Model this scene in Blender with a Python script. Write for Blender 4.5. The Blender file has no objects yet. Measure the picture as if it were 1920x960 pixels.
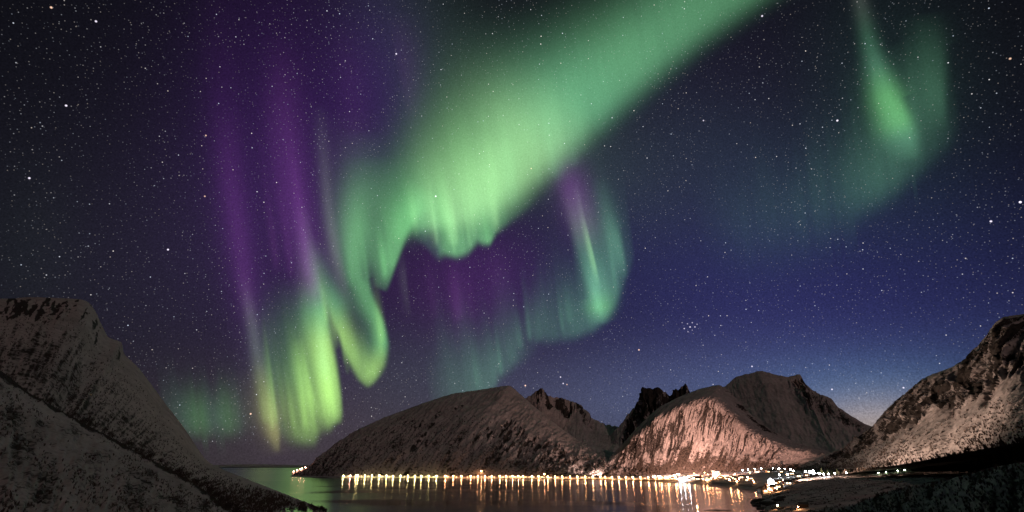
import bpy, math, random
import numpy as np

random.seed(7); np.random.seed(7)
C = bpy.context.scene.collection
SC = bpy.context.scene
R = math.radians

# ------------------------------------------------------------------ camera
CAM_H = 45.0
FPX = 960.0                      # focal length in pixels of a 1920 px wide frame
PITCH = math.atan(396 / FPX)     # the sea horizon lies 396 px below the centre
cam_d = bpy.data.cameras.new('camera'); cam = bpy.data.objects.new('camera', cam_d); C.objects.link(cam)
cam_d.sensor_width = 36; cam_d.lens = 18.0
cam_d.clip_start = 0.5; cam_d.clip_end = 2.0e6
cam.location = (0, 0, CAM_H); cam.rotation_euler = (math.pi / 2 + PITCH, 0, 0)
SC.camera = cam
SC.view_settings.view_transform = 'Standard'; SC.view_settings.look = 'None'
SC.view_settings.exposure = 0; SC.view_settings.gamma = 1; SC.view_settings.use_curve_mapping = False
SC.render.engine = 'CYCLES'
SC.cycles.use_denoising = True
SC.cycles.transparent_max_bounces = 64
SC.cycles.max_bounces = 5; SC.cycles.diffuse_bounces = 2; SC.cycles.glossy_bounces = 3
SC.cycles.sample_clamp_indirect = 8.0
SC.cycles.use_light_tree = True

def ray(x, y):
    u, v = (x - 960) / FPX, (480 - y) / FPX
    c, s = math.cos(PITCH), math.sin(PITCH)
    d = np.array([u, c - v * s, s + v * c]); return d / np.linalg.norm(d)
def at(x, y, rho):               # point at horizontal distance rho
    d = ray(x, y); k = rho / math.hypot(d[0], d[1]); return np.array([0, 0, CAM_H]) + d * k
def on(x, y, z=0.0):             # point on the level z
    d = ray(x, y); k = (z - CAM_H) / d[2]; return np.array([0, 0, CAM_H]) + d * k
def azel(x, y):
    d = ray(x, y); return math.atan2(d[0], d[1]), math.asin(d[2])

# ------------------------------------------------------------------ world: night sky
W = bpy.data.worlds.new('World'); SC.world = W; W.use_nodes = True
nt = W.node_tree; nt.nodes.clear()
def N(tree, t, **kw):
    n = tree.nodes.new(t)
    for k, v in kw.items(): setattr(n, k, v)
    return n
def M(tree, op, a, b=None, c=None, clamp=False):
    n = tree.nodes.new('ShaderNodeMath'); n.operation = op; n.use_clamp = clamp
    for i, q in enumerate((a, b, c)):
        if q is None: continue
        if isinstance(q, (int, float)): n.inputs[i].default_value = q
        else: tree.links.new(q, n.inputs[i])
    return n.outputs[0]

# one soft glow of sky light, a gaussian in azimuth and elevation
G = bpy.data.node_groups.new('glow', 'ShaderNodeTree')
for nm in ('az', 'el', 'az0', 'el0', 'A', 'B', 'Cc'):
    G.interface.new_socket(nm, in_out='INPUT', socket_type='NodeSocketFloat')
G.interface.new_socket('color', in_out='INPUT', socket_type='NodeSocketVector')
G.interface.new_socket('sum', in_out='INPUT', socket_type='NodeSocketVector')
G.interface.new_socket('out', in_out='OUTPUT', socket_type='NodeSocketVector')
gi = N(G, 'NodeGroupInput'); go = N(G, 'NodeGroupOutput')
da = M(G, 'SUBTRACT', gi.outputs['az'], gi.outputs['az0']); de = M(G, 'SUBTRACT', gi.outputs['el'], gi.outputs['el0'])
q1 = M(G, 'MULTIPLY', M(G, 'MULTIPLY', da, da), gi.outputs['A'])
q2 = M(G, 'MULTIPLY_ADD', M(G, 'MULTIPLY', da, de), gi.outputs['B'], q1)
q3 = M(G, 'MULTIPLY_ADD', M(G, 'MULTIPLY', de, de), gi.outputs['Cc'], q2)
e = M(G, 'EXPONENT', M(G, 'MULTIPLY', q3, -0.5))
vm = N(G, 'ShaderNodeVectorMath', operation='SCALE'); G.links.new(gi.outputs['color'], vm.inputs[0]); G.links.new(e, vm.inputs['Scale'])
va = N(G, 'ShaderNodeVectorMath', operation='ADD'); G.links.new(vm.outputs[0], va.inputs[0]); G.links.new(gi.outputs['sum'], va.inputs[1])
G.links.new(va.outputs[0], go.inputs[0])

tc = N(nt, 'ShaderNodeTexCoord')
dirv = N(nt, 'ShaderNodeVectorMath', operation='NORMALIZE'); nt.links.new(tc.outputs['Generated'], dirv.inputs[0])
sp = N(nt, 'ShaderNodeSeparateXYZ'); nt.links.new(dirv.outputs[0], sp.inputs[0])
AZ = M(nt, 'ARCTAN2', sp.outputs[0], sp.outputs[1]); EL = M(nt, 'ARCSINE', sp.outputs[2])

SKY_BASE = (.0030, .0033, .0044)
GLOWS = [  # centre x, y, spread x, y, tilt (deg), colour
    (880, 500, 470, 290, 0, (.0100, .0088, .0180)),
    (1500, 590, 390, 150, 8, (.0140, .0150, .0860)),
    (1490, 745, 330, 75, 0, (.0260, .0480, .0900)),
    (1640, 802, 105, 40, 0, (.2900, .2000, .1050)),
    (1640, 745, 160, 50, 0, (.0220, .0550, .0750)),
    (1130, 800, 220, 75, 0, (.0350, .0380, .0600)),
    (1180, 720, 300, 80, 0, (.0150, .0120, .0300)),
    (590, 850, 260, 110, 0, (.0400, .0310, .0310)),
    (320, 520, 220, 170, 0, (.0070, .0060, .0125)),
    (1300, 230, 220, 170, 0, (.0060, .0048, .0150)),
    (550, 330, 125, 240, -8, (.0200, .0022, .0500)),
    (448, 450, 26, 190, -9, (.0220, .0030, .0400)),
    (566, 430, 30, 140, -12, (.0280, .0060, .0440)),
    
    (715, 150, 66, 130, -3, (.0170, .0050, .0480)),
    (890, 530, 100, 85, 0, (.0300, .0030, .0520)),
    (1078, 370, 26, 55, -12, (.0420, .0100, .0600)),
    (960, 215, 220, 75, 38, (.0150, .0330, .0230)),
    (1450, 320, 210, 80, 20, (.0040, .0110, .0130)),
    (1660, 170, 110, 130, -10, (.0030, .0120, .0080)),
    (60, 470, 70, 120, 0, (.0020, .0040, .0020)),
    (790, 690, 130, 60, 0, (.0080, .0140, .0140)),
]
acc = N(nt, 'ShaderNodeCombineXYZ'); acc.inputs[0].default_value, acc.inputs[1].default_value, acc.inputs[2].default_value = SKY_BASE
acc = acc.outputs[0]
for (x, y, sx, sy, tilt, col) in GLOWS:
    t = R(-tilt); Rm = np.array([[math.cos(t), math.sin(t)], [-math.sin(t), math.cos(t)]])   # picture y points down
    S = Rm @ np.diag([sx * sx, sy * sy]) @ Rm.T
    a0, e0 = azel(x, y); ax, ex = azel(x + 1, y); ay, ey = azel(x, y + 1)
    J = np.array([[ax - a0, ay - a0], [ex - e0, ey - e0]]); Q = np.linalg.inv(J @ S @ J.T)
    g = N(nt, 'ShaderNodeGroup'); g.node_tree = G
    nt.links.new(AZ, g.inputs['az']); nt.links.new(EL, g.inputs['el'])
    g.inputs['az0'].default_value = a0; g.inputs['el0'].default_value = e0
    g.inputs['A'].default_value = Q[0, 0]; g.inputs['B'].default_value = 2 * Q[0, 1]; g.inputs['Cc'].default_value = Q[1, 1]
    g.inputs['color'].default_value = col; nt.links.new(acc, g.inputs['sum']); acc = g.outputs[0]

# fine unevenness of the night sky (grain put into its brightness)
wn = N(nt, 'ShaderNodeTexNoise'); wn.inputs['Scale'].default_value = 420; wn.inputs['Detail'].default_value = 1
nt.links.new(dirv.outputs[0], wn.inputs['Vector'])
gr = M(nt, 'MULTIPLY_ADD', wn.outputs['Fac'], 0.9, 0.55)
ms = N(nt, 'ShaderNodeVectorMath', operation='SCALE'); nt.links.new(acc, ms.inputs[0]); nt.links.new(gr, ms.inputs['Scale']); acc = ms.outputs[0]

def star_layer(acc, scale, rad, gain, power, offset):
    mp = N(nt, 'ShaderNodeMapping'); mp.inputs['Location'].default_value = offset; nt.links.new(dirv.outputs[0], mp.inputs['Vector'])
    v = N(nt, 'ShaderNodeTexVoronoi'); v.inputs['Scale'].default_value = scale; nt.links.new(mp.outputs[0], v.inputs['Vector'])
    core = M(nt, 'SUBTRACT', 1.0, M(nt, 'DIVIDE', v.outputs['Distance'], rad), clamp=True)
    sc_ = N(nt, 'ShaderNodeSeparateXYZ'); nt.links.new(v.outputs['Color'], sc_.inputs[0])
    br = M(nt, 'MULTIPLY', M(nt, 'POWER', sc_.outputs[0], power), gain)
    un = N(nt, 'ShaderNodeTexNoise'); un.inputs['Scale'].default_value = 7; un.inputs['Detail'].default_value = 2; nt.links.new(mp.outputs[0], un.inputs['Vector'])
    br = M(nt, 'MULTIPLY', br, M(nt, 'MULTIPLY_ADD', un.outputs['Fac'], 3.0, -.6, clamp=False)); br = M(nt, 'MAXIMUM', br, 0.0)
    f = M(nt, 'MULTIPLY', M(nt, 'POWER', core, 0.7), br)
    f = M(nt, 'MULTIPLY', f, M(nt, 'GREATER_THAN', sp.outputs[2], 0.035))
    tint = N(nt, 'ShaderNodeMix', data_type='RGBA'); nt.links.new(sc_.outputs[1], tint.inputs[0])
    tint.inputs[6].default_value = (.72, .82, 1, 1); tint.inputs[7].default_value = (1, .86, .74, 1)
    s = N(nt, 'ShaderNodeVectorMath', operation='SCALE'); nt.links.new(tint.outputs[2], s.inputs[0]); nt.links.new(f, s.inputs['Scale'])
    a = N(nt, 'ShaderNodeVectorMath', operation='ADD'); nt.links.new(acc, a.inputs[0]); nt.links.new(s.outputs[0], a.inputs[1])
    return a.outputs[0]
acc = star_layer(acc, 230, .20, 0.34, 1.5, (0, 0, 0))
acc = star_layer(acc, 105, .10, 1.4, 2.2, (3.1, 1.7, 0.4))
acc = star_layer(acc, 30, .034, 1.3, 2.4, (7.3, 2.2, 5.1))
STARS = [(470, 776, 1.5, 1), (985, 723, 1.6, 1), (1198, 656, 1.4, 1), (1051, 707, 1, 0), (1056, 719, 1, 0), (1063, 721, .9, 1), (315, 468, 1.4, 0),
         (1913, 379, 2.2, 0), (1858, 415, 1.4, 0), (1570, 226, 1.6, 0), (1319, 226, .9, 0), (1429, 30, 1.3, 0), (743, 101, 1.3, 0), (124, 198, 1.4, 0),
         (55, 334, 1.3, 0), (96, 14, 1.4, 1), (180, 40, 1.3, 0), (817, 368, 1.6, 0), (386, 254, 1, 1), (384, 368, 1, 1), (1560, 730, 1, 0), (1410, 687, 1, 0),
         (1279, 605, .35, 0), (1283, 616, .8, 0), (1289, 607, .5, 0), (1294, 613, 1.0, 0), (1298, 605, .6, 0), (1303, 613, .8, 0), (1307, 608, .5, 0), (1290, 622, .5, 0), (1298, 619, .35, 0),
         (996, 316, 1, 1), (1894, 110, 1.2, 1), (1694, 727, 1, 0)]
for (x, y, b, warm) in STARS:
    d = ray(x, y)
    dt = N(nt, 'ShaderNodeVectorMath', operation='DISTANCE'); nt.links.new(dirv.outputs[0], dt.inputs[0]); dt.inputs[1].default_value = d
    f = M(nt, 'SUBTRACT', 1.0, M(nt, 'DIVIDE', dt.outputs['Value'], .0011 + .0004 * min(b, 1.5)), clamp=True)
    f = M(nt, 'POWER', f, 0.7)
    s = N(nt, 'ShaderNodeVectorMath', operation='SCALE'); nt.links.new(f, s.inputs['Scale'])
    s.inputs[0].default_value = (b * 1.1, b * (.7 if warm else 1.0), b * (.5 if warm else 1.2))
    a = N(nt, 'ShaderNodeVectorMath', operation='ADD'); nt.links.new(acc, a.inputs[0]); nt.links.new(s.outputs[0], a.inputs[1]); acc = a.outputs[0]
bg = N(nt, 'ShaderNodeBackground'); nt.links.new(acc, bg.inputs['Color']); bg.inputs['Strength'].default_value = 1
wo = N(nt, 'ShaderNodeOutputWorld'); nt.links.new(bg.outputs[0], wo.inputs['Surface'])

# ------------------------------------------------------------------ key light (one sun lamp), unseen source added to brighten the snow
sun_d = bpy.data.lights.new('key_sun', 'SUN'); sun = bpy.data.objects.new('key_sun', sun_d); C.objects.link(sun)
sun_d.energy = 0.20; sun_d.angle = R(1.0); sun_d.color = (1, .66, .60)
from mathutils import Vector
sun.rotation_euler = Vector((-0.5, 0.74, -0.40)).to_track_quat('-Z', 'Y').to_euler()

# ------------------------------------------------------------------ helpers
def tag(o, label=None, cat=None, group=None, kind=None):
    if label: o['label'] = label
    if cat: o['category'] = cat
    if group: o['group'] = group
    if kind: o['kind'] = kind
    return o
def empty(name, loc, rz=0):
    o = bpy.data.objects.new(name, None); C.objects.link(o); o.location = loc; o.rotation_euler = (0, 0, rz); o.empty_display_size = 1; return o
def link_mesh(name, me, mat, parent=None):
    o = bpy.data.objects.new(name, me); C.objects.link(o)
    if mat and not me.materials: me.materials.append(mat)
    if parent: o.parent = parent
    return o
def mesh_np(name, V, F, smooth=True, attrs=None):
    """V (n,3), F (m,k) index array"""
    V = np.asarray(V, dtype=np.float32); F = np.asarray(F, dtype=np.int32); k = F.shape[1]
    me = bpy.data.meshes.new(name)
    me.vertices.add(len(V)); me.vertices.foreach_set('co', V.ravel())
    me.loops.add(F.size); me.loops.foreach_set('vertex_index', F.ravel())
    me.polygons.add(len(F)); me.polygons.foreach_set('loop_start', np.arange(0, F.size, k, dtype=np.int32))
    me.polygons.foreach_set('loop_total', np.full(len(F), k, dtype=np.int32))
    me.polygons.foreach_set('use_smooth', np.full(len(F), smooth, dtype=bool))
    me.update(calc_edges=True)
    for nm, (typ, arr) in (attrs or {}).items():
        a = me.attributes.new(nm, typ, 'POINT')
        a.data.foreach_set('color' if typ == 'FLOAT_COLOR' else 'value', np.asarray(arr, dtype=np.float32).ravel())
    me.validate()
    return me
def grid_faces(nu, nv):
    i, j = np.meshgrid(np.arange(nu - 1), np.arange(nv - 1), indexing='ij'); a = i * nv + j
    return np.stack([a, a + nv, a + nv + 1, a + 1], -1).reshape(-1, 4)
class MB:
    def __init__(s): s.v = []; s.f = []
    def box(s, x0, x1, y0, y1, z0, z1):
        b = len(s.v)
        s.v += [(x0, y0, z0), (x1, y0, z0), (x1, y1, z0), (x0, y1, z0), (x0, y0, z1), (x1, y0, z1), (x1, y1, z1), (x0, y1, z1)]
        s.f += [tuple(b + i for i in q) for q in ((0, 3, 2, 1), (4, 5, 6, 7), (0, 1, 5, 4), (1, 2, 6, 5), (2, 3, 7, 6), (3, 0, 4, 7))]; return s
    def tube(s, pts, rads, n=6):
        b = len(s.v); pts = [np.array(p, float) for p in pts]
        for i, p in enumerate(pts):
            t = pts[min(i + 1, len(pts) - 1)] - pts[max(i - 1, 0)]; t = t / (np.linalg.norm(t) + 1e-9)
            a = np.cross(t, (0, 0, 1) if abs(t[2]) < .9 else (1, 0, 0)); a /= np.linalg.norm(a); c = np.cross(t, a)
            for k in range(n):
                w = 2 * math.pi * k / n; s.v.append(tuple(p + rads[i] * (a * math.cos(w) + c * math.sin(w))))
        for i in range(len(pts) - 1):
            for k in range(n):
                s.f.append((b + i * n + k, b + i * n + (k + 1) % n, b + (i + 1) * n + (k + 1) % n, b + (i + 1) * n + k))
        s.f.append(tuple(b + k for k in range(n))[::-1]); s.f.append(tuple(b + (len(pts) - 1) * n + k for k in range(n))); return s
    def ball(s, c, r, n=10, m=6, sz=1.0):
        b = len(s.v)
        for i in range(m + 1):
            th = math.pi * i / m
            for k in range(n):
                w = 2 * math.pi * k / n
                s.v.append((c[0] + r * math.sin(th) * math.cos(w), c[1] + r * math.sin(th) * math.sin(w), c[2] + r * sz * math.cos(th)))
        for i in range(m):
            for k in range(n): s.f.append((b + i * n + k, b + (i + 1) * n + k, b + (i + 1) * n + (k + 1) % n, b + i * n + (k + 1) % n))
        return s
    def mesh(s, name):
        me = bpy.data.meshes.new(name); me.from_pydata(s.v, [], s.f); me.validate(); me.update(); return me
    def build(s, name, mat, parent=None): return link_mesh(name, s.mesh(name), mat, parent)

# value noise / fbm in numpy
def _h(i, j, seed):
    n = (i.astype(np.int64) * 374761393 + j.astype(np.int64) * 668265263 + seed * 982451653) & 0x7fffffff
    n = ((n ^ (n >> 13)) * 1274126177) & 0x7fffffff
    return ((n ^ (n >> 16)) & 0xffff) / 65535.0
def vnoise(x, y, seed=0):
    x = np.asarray(x, float); y = np.asarray(y, float)
    i, j = np.floor(x), np.floor(y); fx, fy = x - i, y - j
    fx = fx * fx * fx * (fx * (fx * 6 - 15) + 10); fy = fy * fy * fy * (fy * (fy * 6 - 15) + 10); i = i.astype(np.int64); j = j.astype(np.int64)
    a, b, c, d = _h(i, j, seed), _h(i + 1, j, seed), _h(i, j + 1, seed), _h(i + 1, j + 1, seed)
    return (a * (1 - fx) + b * fx) * (1 - fy) + (c * (1 - fx) + d * fx) * fy
def fbm(x, y, seed=0, octs=5, gain=.5, ridge=False):
    s = 0; a = 1; tot = 0
    for o in range(octs):
        n = vnoise(x * 2 ** o + o * 17.3, y * 2 ** o + o * 9.1, seed + o)
        if ridge: n = 1 - np.abs(2 * n - 1)
        s = s + a * n; tot += a; a *= gain
    return s / tot
def sstep(a, b, x):
    t = np.clip((x - a) / (b - a), 0, 1); return t * t * (3 - 2 * t)
def spline(P, n):
    """Catmull-Rom through P (k, d), n samples spaced by chord length"""
    P = np.asarray(P, float); k = len(P)
    L = np.r_[0, np.cumsum(np.linalg.norm(np.diff(P[:, :2], axis=0), axis=1) + 1e-6)]; u = np.linspace(0, L[-1], n)
    i = np.clip(np.searchsorted(L, u, side='right') - 1, 0, k - 2); t = ((u - L[i]) / (L[i + 1] - L[i]))[:, None]
    p0, p1, p2, p3 = P[np.maximum(i - 1, 0)], P[i], P[i + 1], P[np.minimum(i + 2, k - 1)]
    c = 0.5 * (2 * p1 + (p2 - p0) * t + (2 * p0 - 5 * p1 + 4 * p2 - p3) * t ** 2 + (3 * p1 - p0 - 3 * p2 + p3) * t ** 3)
    lin = p1 + (p2 - p1) * t
    return 0.6 * c + 0.4 * lin

# ------------------------------------------------------------------ materials
def mat_new(name):
    m = bpy.data.materials.new(name); m.use_nodes = True; t = m.node_tree; b = t.nodes['Principled BSDF']; return m, t, b
def plain(name, col, rough=.7, noise=0.0, scale=1.0, spec=.3):
    m, t, b = mat_new(name); b.inputs['Roughness'].default_value = rough; b.inputs['Specular IOR Level'].default_value = spec
    tcn = N(t, 'ShaderNodeTexCoord'); nz = N(t, 'ShaderNodeTexNoise'); nz.inputs['Scale'].default_value = scale; nz.inputs['Detail'].default_value = 4
    t.links.new(tcn.outputs['Object'], nz.inputs['Vector'])
    mx = N(t, 'ShaderNodeMix', data_type='RGBA'); t.links.new(nz.outputs['Fac'], mx.inputs[0])
    mx.inputs[6].default_value = (*[c * (1 - noise) for c in col], 1); mx.inputs[7].default_value = (*[min(1, c * (1 + noise)) for c in col], 1)
    t.links.new(mx.outputs[2], b.inputs['Base Color']); return m
def glow(name, col, strength, sample=True):
    m = bpy.data.materials.new(name); m.use_nodes = True; t = m.node_tree; t.nodes.clear()
    em = N(t, 'ShaderNodeEmission'); em.inputs[0].default_value = (*col, 1); em.inputs[1].default_value = strength
    o = N(t, 'ShaderNodeOutputMaterial'); t.links.new(em.outputs[0], o.inputs[0])
    m.cycles.emission_sampling = 'FRONT' if sample else 'NONE'; return m

def terrain_mat(name, snow=(.72, .67, .66), rock=(.055, .05, .047), brush=(.045, .04, .036), fine=.12, bump=6.0):
    """snow with bare rock where the 'rock' attribute says cliff, and low brush where 'brush' says scrub"""
    m, t, b = mat_new(name); b.inputs['Roughness'].default_value = .85; b.inputs['Specular IOR Level'].default_value = .15
    geo = N(t, 'ShaderNodeNewGeometry')
    def noise(scale, detail=5, rough=.6):
        n = N(t, 'ShaderNodeTexNoise'); n.inputs['Scale'].default_value = scale; n.inputs['Detail'].default_value = detail
        n.inputs['Roughness'].default_value = rough; t.links.new(geo.outputs['Position'], n.inputs['Vector']); return n.outputs['Fac']
    def attr(nm):
        a = N(t, 'ShaderNodeAttribute'); a.attribute_name = nm; return a.outputs['Fac']
    def ss(x, a, c):
        n = N(t, 'ShaderNodeMapRange', interpolation_type='SMOOTHSTEP'); t.links.new(x, n.inputs[0]); n.inputs[1].default_value = a; n.inputs[2].default_value = c; return n.outputs[0]
    nf, nm_, nb = noise(fine), noise(fine * .22), noise(fine * .05, 3)
    rk = M(t, 'ADD', attr('rock'), M(t, 'MULTIPLY_ADD', nf, .5, -.25))
    rk = ss(M(t, 'ADD', rk, M(t, 'MULTIPLY_ADD', nm_, .4, -.2)), .45, .6)
    br = M(t, 'ADD', attr('brush'), M(t, 'MULTIPLY_ADD', nf, 1.1, -.55))
    br = ss(M(t, 'ADD', br, M(t, 'MULTIPLY_ADD', nm_, .7, -.35)), .4, .75)
    sn = N(t, 'ShaderNodeMix', data_type='RGBA'); t.links.new(ss(M(t, 'MULTIPLY_ADD', nf, .45, M(t, 'MULTIPLY_ADD', nm_, .35, M(t, 'MULTIPLY', nb, .35))), .38, .72), sn.inputs[0])
    sn.inputs[6].default_value = (*[c * .52 for c in snow], 1); sn.inputs[7].default_value = (*snow, 1)
    c1 = N(t, 'ShaderNodeMix', data_type='RGBA'); t.links.new(br, c1.inputs[0]); t.links.new(sn.outputs[2], c1.inputs[6]); c1.inputs[7].default_value = (*brush, 1)
    rc = N(t, 'ShaderNodeMix', data_type='RGBA'); t.links.new(nf, rc.inputs[0]); rc.inputs[6].default_value = (*[c * .5 for c in rock], 1); rc.inputs[7].default_value = (*[c * 1.9 for c in rock], 1)
    c2 = N(t, 'ShaderNodeMix', data_type='RGBA'); t.links.new(rk, c2.inputs[0]); t.links.new(c1.outputs[2], c2.inputs[6]); t.links.new(rc.outputs[2], c2.inputs[7])
    t.links.new(c2.outputs[2], b.inputs['Base Color'])
    bp = N(t, 'ShaderNodeBump'); bp.inputs['Strength'].default_value = .6; bp.inputs['Distance'].default_value = bump
    t.links.new(M(t, 'ADD', M(t, 'MULTIPLY', nf, .5), nm_), bp.inputs['Height']); t.links.new(bp.outputs[0], b.inputs['Normal'])
    return m

MAT = {}
MAT['far'] = terrain_mat('snow_and_rock_far', fine=.07, bump=10)
MAT['mid'] = terrain_mat('snow_and_rock_slope', fine=.12, bump=6)
MAT['near'] = terrain_mat('snow_and_scrub_near', fine=.35, bump=1.5)
MAT['bark'] = plain('birch_bark', (.10, .085, .075), .8, .4, 3)
MAT['twigs'] = plain('bare_twigs', (.05, .04, .035), .9, .3, 2)
MAT['needles'] = plain('conifer_needles', (.035, .06, .025), .8, .4, 2)
MAT['leafy'] = plain('dark_scrub', (.085, .07, .06), .9, .3, .5)
MAT['post'] = plain('grey_galvanised_steel', (.25, .25, .26), .5, .15, 2)
MAT['road'] = plain('snowy_asphalt', (.30, .28, .27), .8, .5, .15)
MAT['roof'] = plain('snow_on_roof', (.7, .7, .72), .85, .1, 1)
MAT['slate'] = plain('dark_slate_roof', (.07, .07, .075), .6, .3, 1)
MAT['white'] = plain('white_painted_boards', (.75, .73, .70), .6, .06, 1)
MAT['red'] = plain('red_painted_boards', (.30, .06, .04), .6, .15, 1)
MAT['ochre'] = plain('ochre_painted_boards', (.50, .33, .13), .6, .12, 1)
MAT['timber'] = plain('dark_weathered_timber', (.07, .055, .045), .8, .4, 1)
MAT['boulder'] = plain('dark_shore_rock', (.05, .047, .045), .8, .5, .5)
MAT['rock_snow'] = plain('dark_rock_dusted_with_snow', (.16, .155, .15), .8, .7, .4)
LAMP = 140.0
MAT['lamp_yellow'] = glow('lamp_glow_yellow_green', (1, .78, .30), LAMP)
MAT['lamp_peach'] = glow('lamp_glow_sodium', (1, .44, .18), LAMP * 1.3)
MAT['lamp_red'] = glow('lamp_glow_red', (1, .42, .28), LAMP)
MAT['lamp_white'] = glow('lamp_glow_mercury', (.86, .92, 1), LAMP)
MAT['lamp_green'] = glow('lamp_glow_green_white', (.75, 1, .62), LAMP)
MAT['window'] = glow('lit_window', (1, .66, .36), 9, False)

# ------------------------------------------------------------------ lofted terrain
GRIDS = {}
def loft(name, mat, sections, ns=360, nf=150, nb=26, p=1.25, relief=.05, seed=1, crag=None, brush=0.0, brush_t=(0, .5), ridge_jag=.008, lump=3.0,
         back=.9, label=None, cat=None, ribs=14, kind='structure', lean=0.0, bands=(), gully=1.0, prof=None, bfreq=(9, 5), fine_d=.35, streak=0.0, warp=.22):
    """sections: (ridge point, foot point) pairs.  Surface runs foot -> ridge -> down the far side, with eroded relief."""
    Rg = spline([s[0] for s in sections], ns); Ft = spline([s[1] for s in sections], ns)
    H = (Rg[:, 2] - Ft[:, 2])[:, None]
    W_ = np.linalg.norm((Rg - Ft)[:, :2], axis=1)[:, None]
    tf = np.linspace(0, 1, nf); tb = np.linspace(0, 1, nb)[1:]
    P = np.zeros((ns, nf + nb - 1, 3))
    for k in (0, 1): P[:, :nf, k] = Ft[:, k:k + 1] + (Rg - Ft)[:, k:k + 1] * tf
    pz = tf ** p
    if prof:
        pz = np.interp(tf, [q[0] for q in prof], [q[1] for q in prof]); kq = np.hanning(max(5, nf // 9)); kq /= kq.sum(); hw = len(kq) // 2
        ext = np.concatenate([2 * pz[0] - pz[1:hw + 1][::-1], pz, 2 * pz[-1] - pz[-hw - 1:-1][::-1]]); pz = np.convolve(ext, kq, 'valid')[:nf]
    P[:, :nf, 2] = Ft[:, 2:3] + H * pz
    out = (Rg - np.array([0, 0, CAM_H]))[:, :2]; out = out / np.linalg.norm(out, axis=1)[:, None]
    bw = np.maximum(W_ * back, H * 1.2)
    for k in (0, 1): P[:, nf:, k] = Rg[:, k:k + 1] + out[:, k:k + 1] * bw * tb
    P[:, nf:, 2] = Rg[:, 2:3] - (H + 15) * (tb ** 1.15)
    L = np.r_[0, np.cumsum(np.linalg.norm(np.diff(Rg, axis=0), axis=1))]
    tt = np.concatenate([tf, 1 + tb])[None, :]; hs = max(60.0, float(np.median(np.abs(H))))
    S = L[:, None] / hs + lean * tt; T = tt * np.ones_like(S)
    env = sstep(0, .12, T) * (1 - .80 * np.exp(-((T - 1) / .10) ** 2))
    d = (fbm(S * lump, T * lump, seed, 6) - .5) * 2 * relief * hs
    d = d + (fbm(S * lump * 7, T * lump * 5, seed + 5, 5, .6) - .5) * 2 * relief * fine_d * hs
    Sw = S + (fbm(S * 5, T * 6, seed + 50, 4, .6) - .5) * warp
    gull = fbm(Sw * ribs, T * 2.2, seed + 40, 4, ridge=True) - .6
    rock = np.zeros_like(S) - .3
    cm = np.zeros_like(S)
    if crag:
        for (s0, s1, t0, t1, amp) in crag:
            sn = np.linspace(0, 1, ns)[:, None] + (fbm(S * 3, T * 3, seed + 9, 3) - .5) * .16
            tn = T + (fbm(S * 4, T * 2, seed + 11, 4) - .5) * .28
            cm = np.maximum(cm, amp * sstep(s0 - .05, s0 + .05, sn) * (1 - sstep(s1 - .05, s1 + .05, sn)) * sstep(t0 - .05, t0 + .06, tn) * (1 - sstep(t1 - .04, t1 + .05, tn)))
        n2 = fbm(Sw * ribs * 1.5, T * 9, seed + 70, 5, ridge=True)
        d = d + cm * hs * (.17 * (gull - .08) + .11 * (n2 - .68))
        rock = cm * 1.15 * (fbm(Sw * ribs * 1.2, T * 7, seed + 80, 6, .66) * 3.0 - .98) - .1
    d = d + gull * hs * relief * .5 * gully * sstep(.2, .7, T)
    G1 = np.gradient(P, axis=0); G2 = np.gradient(P, axis=1)
    nrm = np.cross(G1, G2); nrm /= (np.linalg.norm(nrm, axis=2)[..., None] + 1e-9); nrm *= np.sign(nrm[..., 2:3] + 1e-9)
    P = P + nrm * (d * env)[..., None]
    jag = (fbm(S * 16, T * 0, seed + 20, 4, .6) - .5) * 2 * ridge_jag * hs * np.exp(-((T - 1) / .12) ** 2)
    P[..., 2] += jag
    G1 = np.gradient(P, axis=0); G2 = np.gradient(P, axis=1); n3 = np.cross(G1, G2); n3 /= (np.linalg.norm(n3, axis=2)[..., None] + 1e-9)
    steep = 1 - np.abs(n3[..., 2])
    rock = rock + sstep(.35, .65, steep) * .45 * (cm > .15) + sstep(.66, .9, steep) * .15
    bt = 1 - sstep(brush_t[0], brush_t[1], T + (fbm(S * 5, T * 5, seed + 30, 4) - .5) * .5)
    bf = brush * bt * (.35 + 1.3 * fbm(S * bfreq[0], T * bfreq[1], seed + 31, 6, .62)) - .15
    for (s0, s1, t0, t1, amp) in bands:
        sn = np.linspace(0, 1, ns)[:, None]
        bf = np.maximum(bf, amp * sstep(s0 - .03, s0 + .03, sn) * (1 - sstep(s1 - .03, s1 + .03, sn)) * sstep(t0 - .04, t0 + .04, T + (fbm(S * 7, T * 5, seed + 33, 4) - .5) * .15) * (1 - sstep(t1 - .04, t1 + .04, T + (fbm(S * 7, T * 5, seed + 34, 4) - .5) * .15)))
    bf = bf + streak * (fbm(S * ribs * 1.3, T * 3.0, seed + 35, 5, .6) - .42) * 2.2
    F = grid_faces(ns, nf + nb - 1)
    if np.mean(np.cross(P[1:, :-1] - P[:-1, :-1], P[:-1, 1:] - P[:-1, :-1])[..., 2]) < 0: F = F[:, ::-1]
    me = mesh_np(name, P.reshape(-1, 3), F, True, {'rock': ('FLOAT', rock), 'brush': ('FLOAT', bf)})
    o = link_mesh(name, me, mat); tag(o, label, cat, None, kind)
    GRIDS[o.name] = (P, nf, bf); return o

def sec(xr, yr, rho, xf, yf, zf=0.0, rf=None):
    return (at(xr, yr, rho), at(xf, yf, rf) if rf else on(xf, yf, zf))

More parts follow.
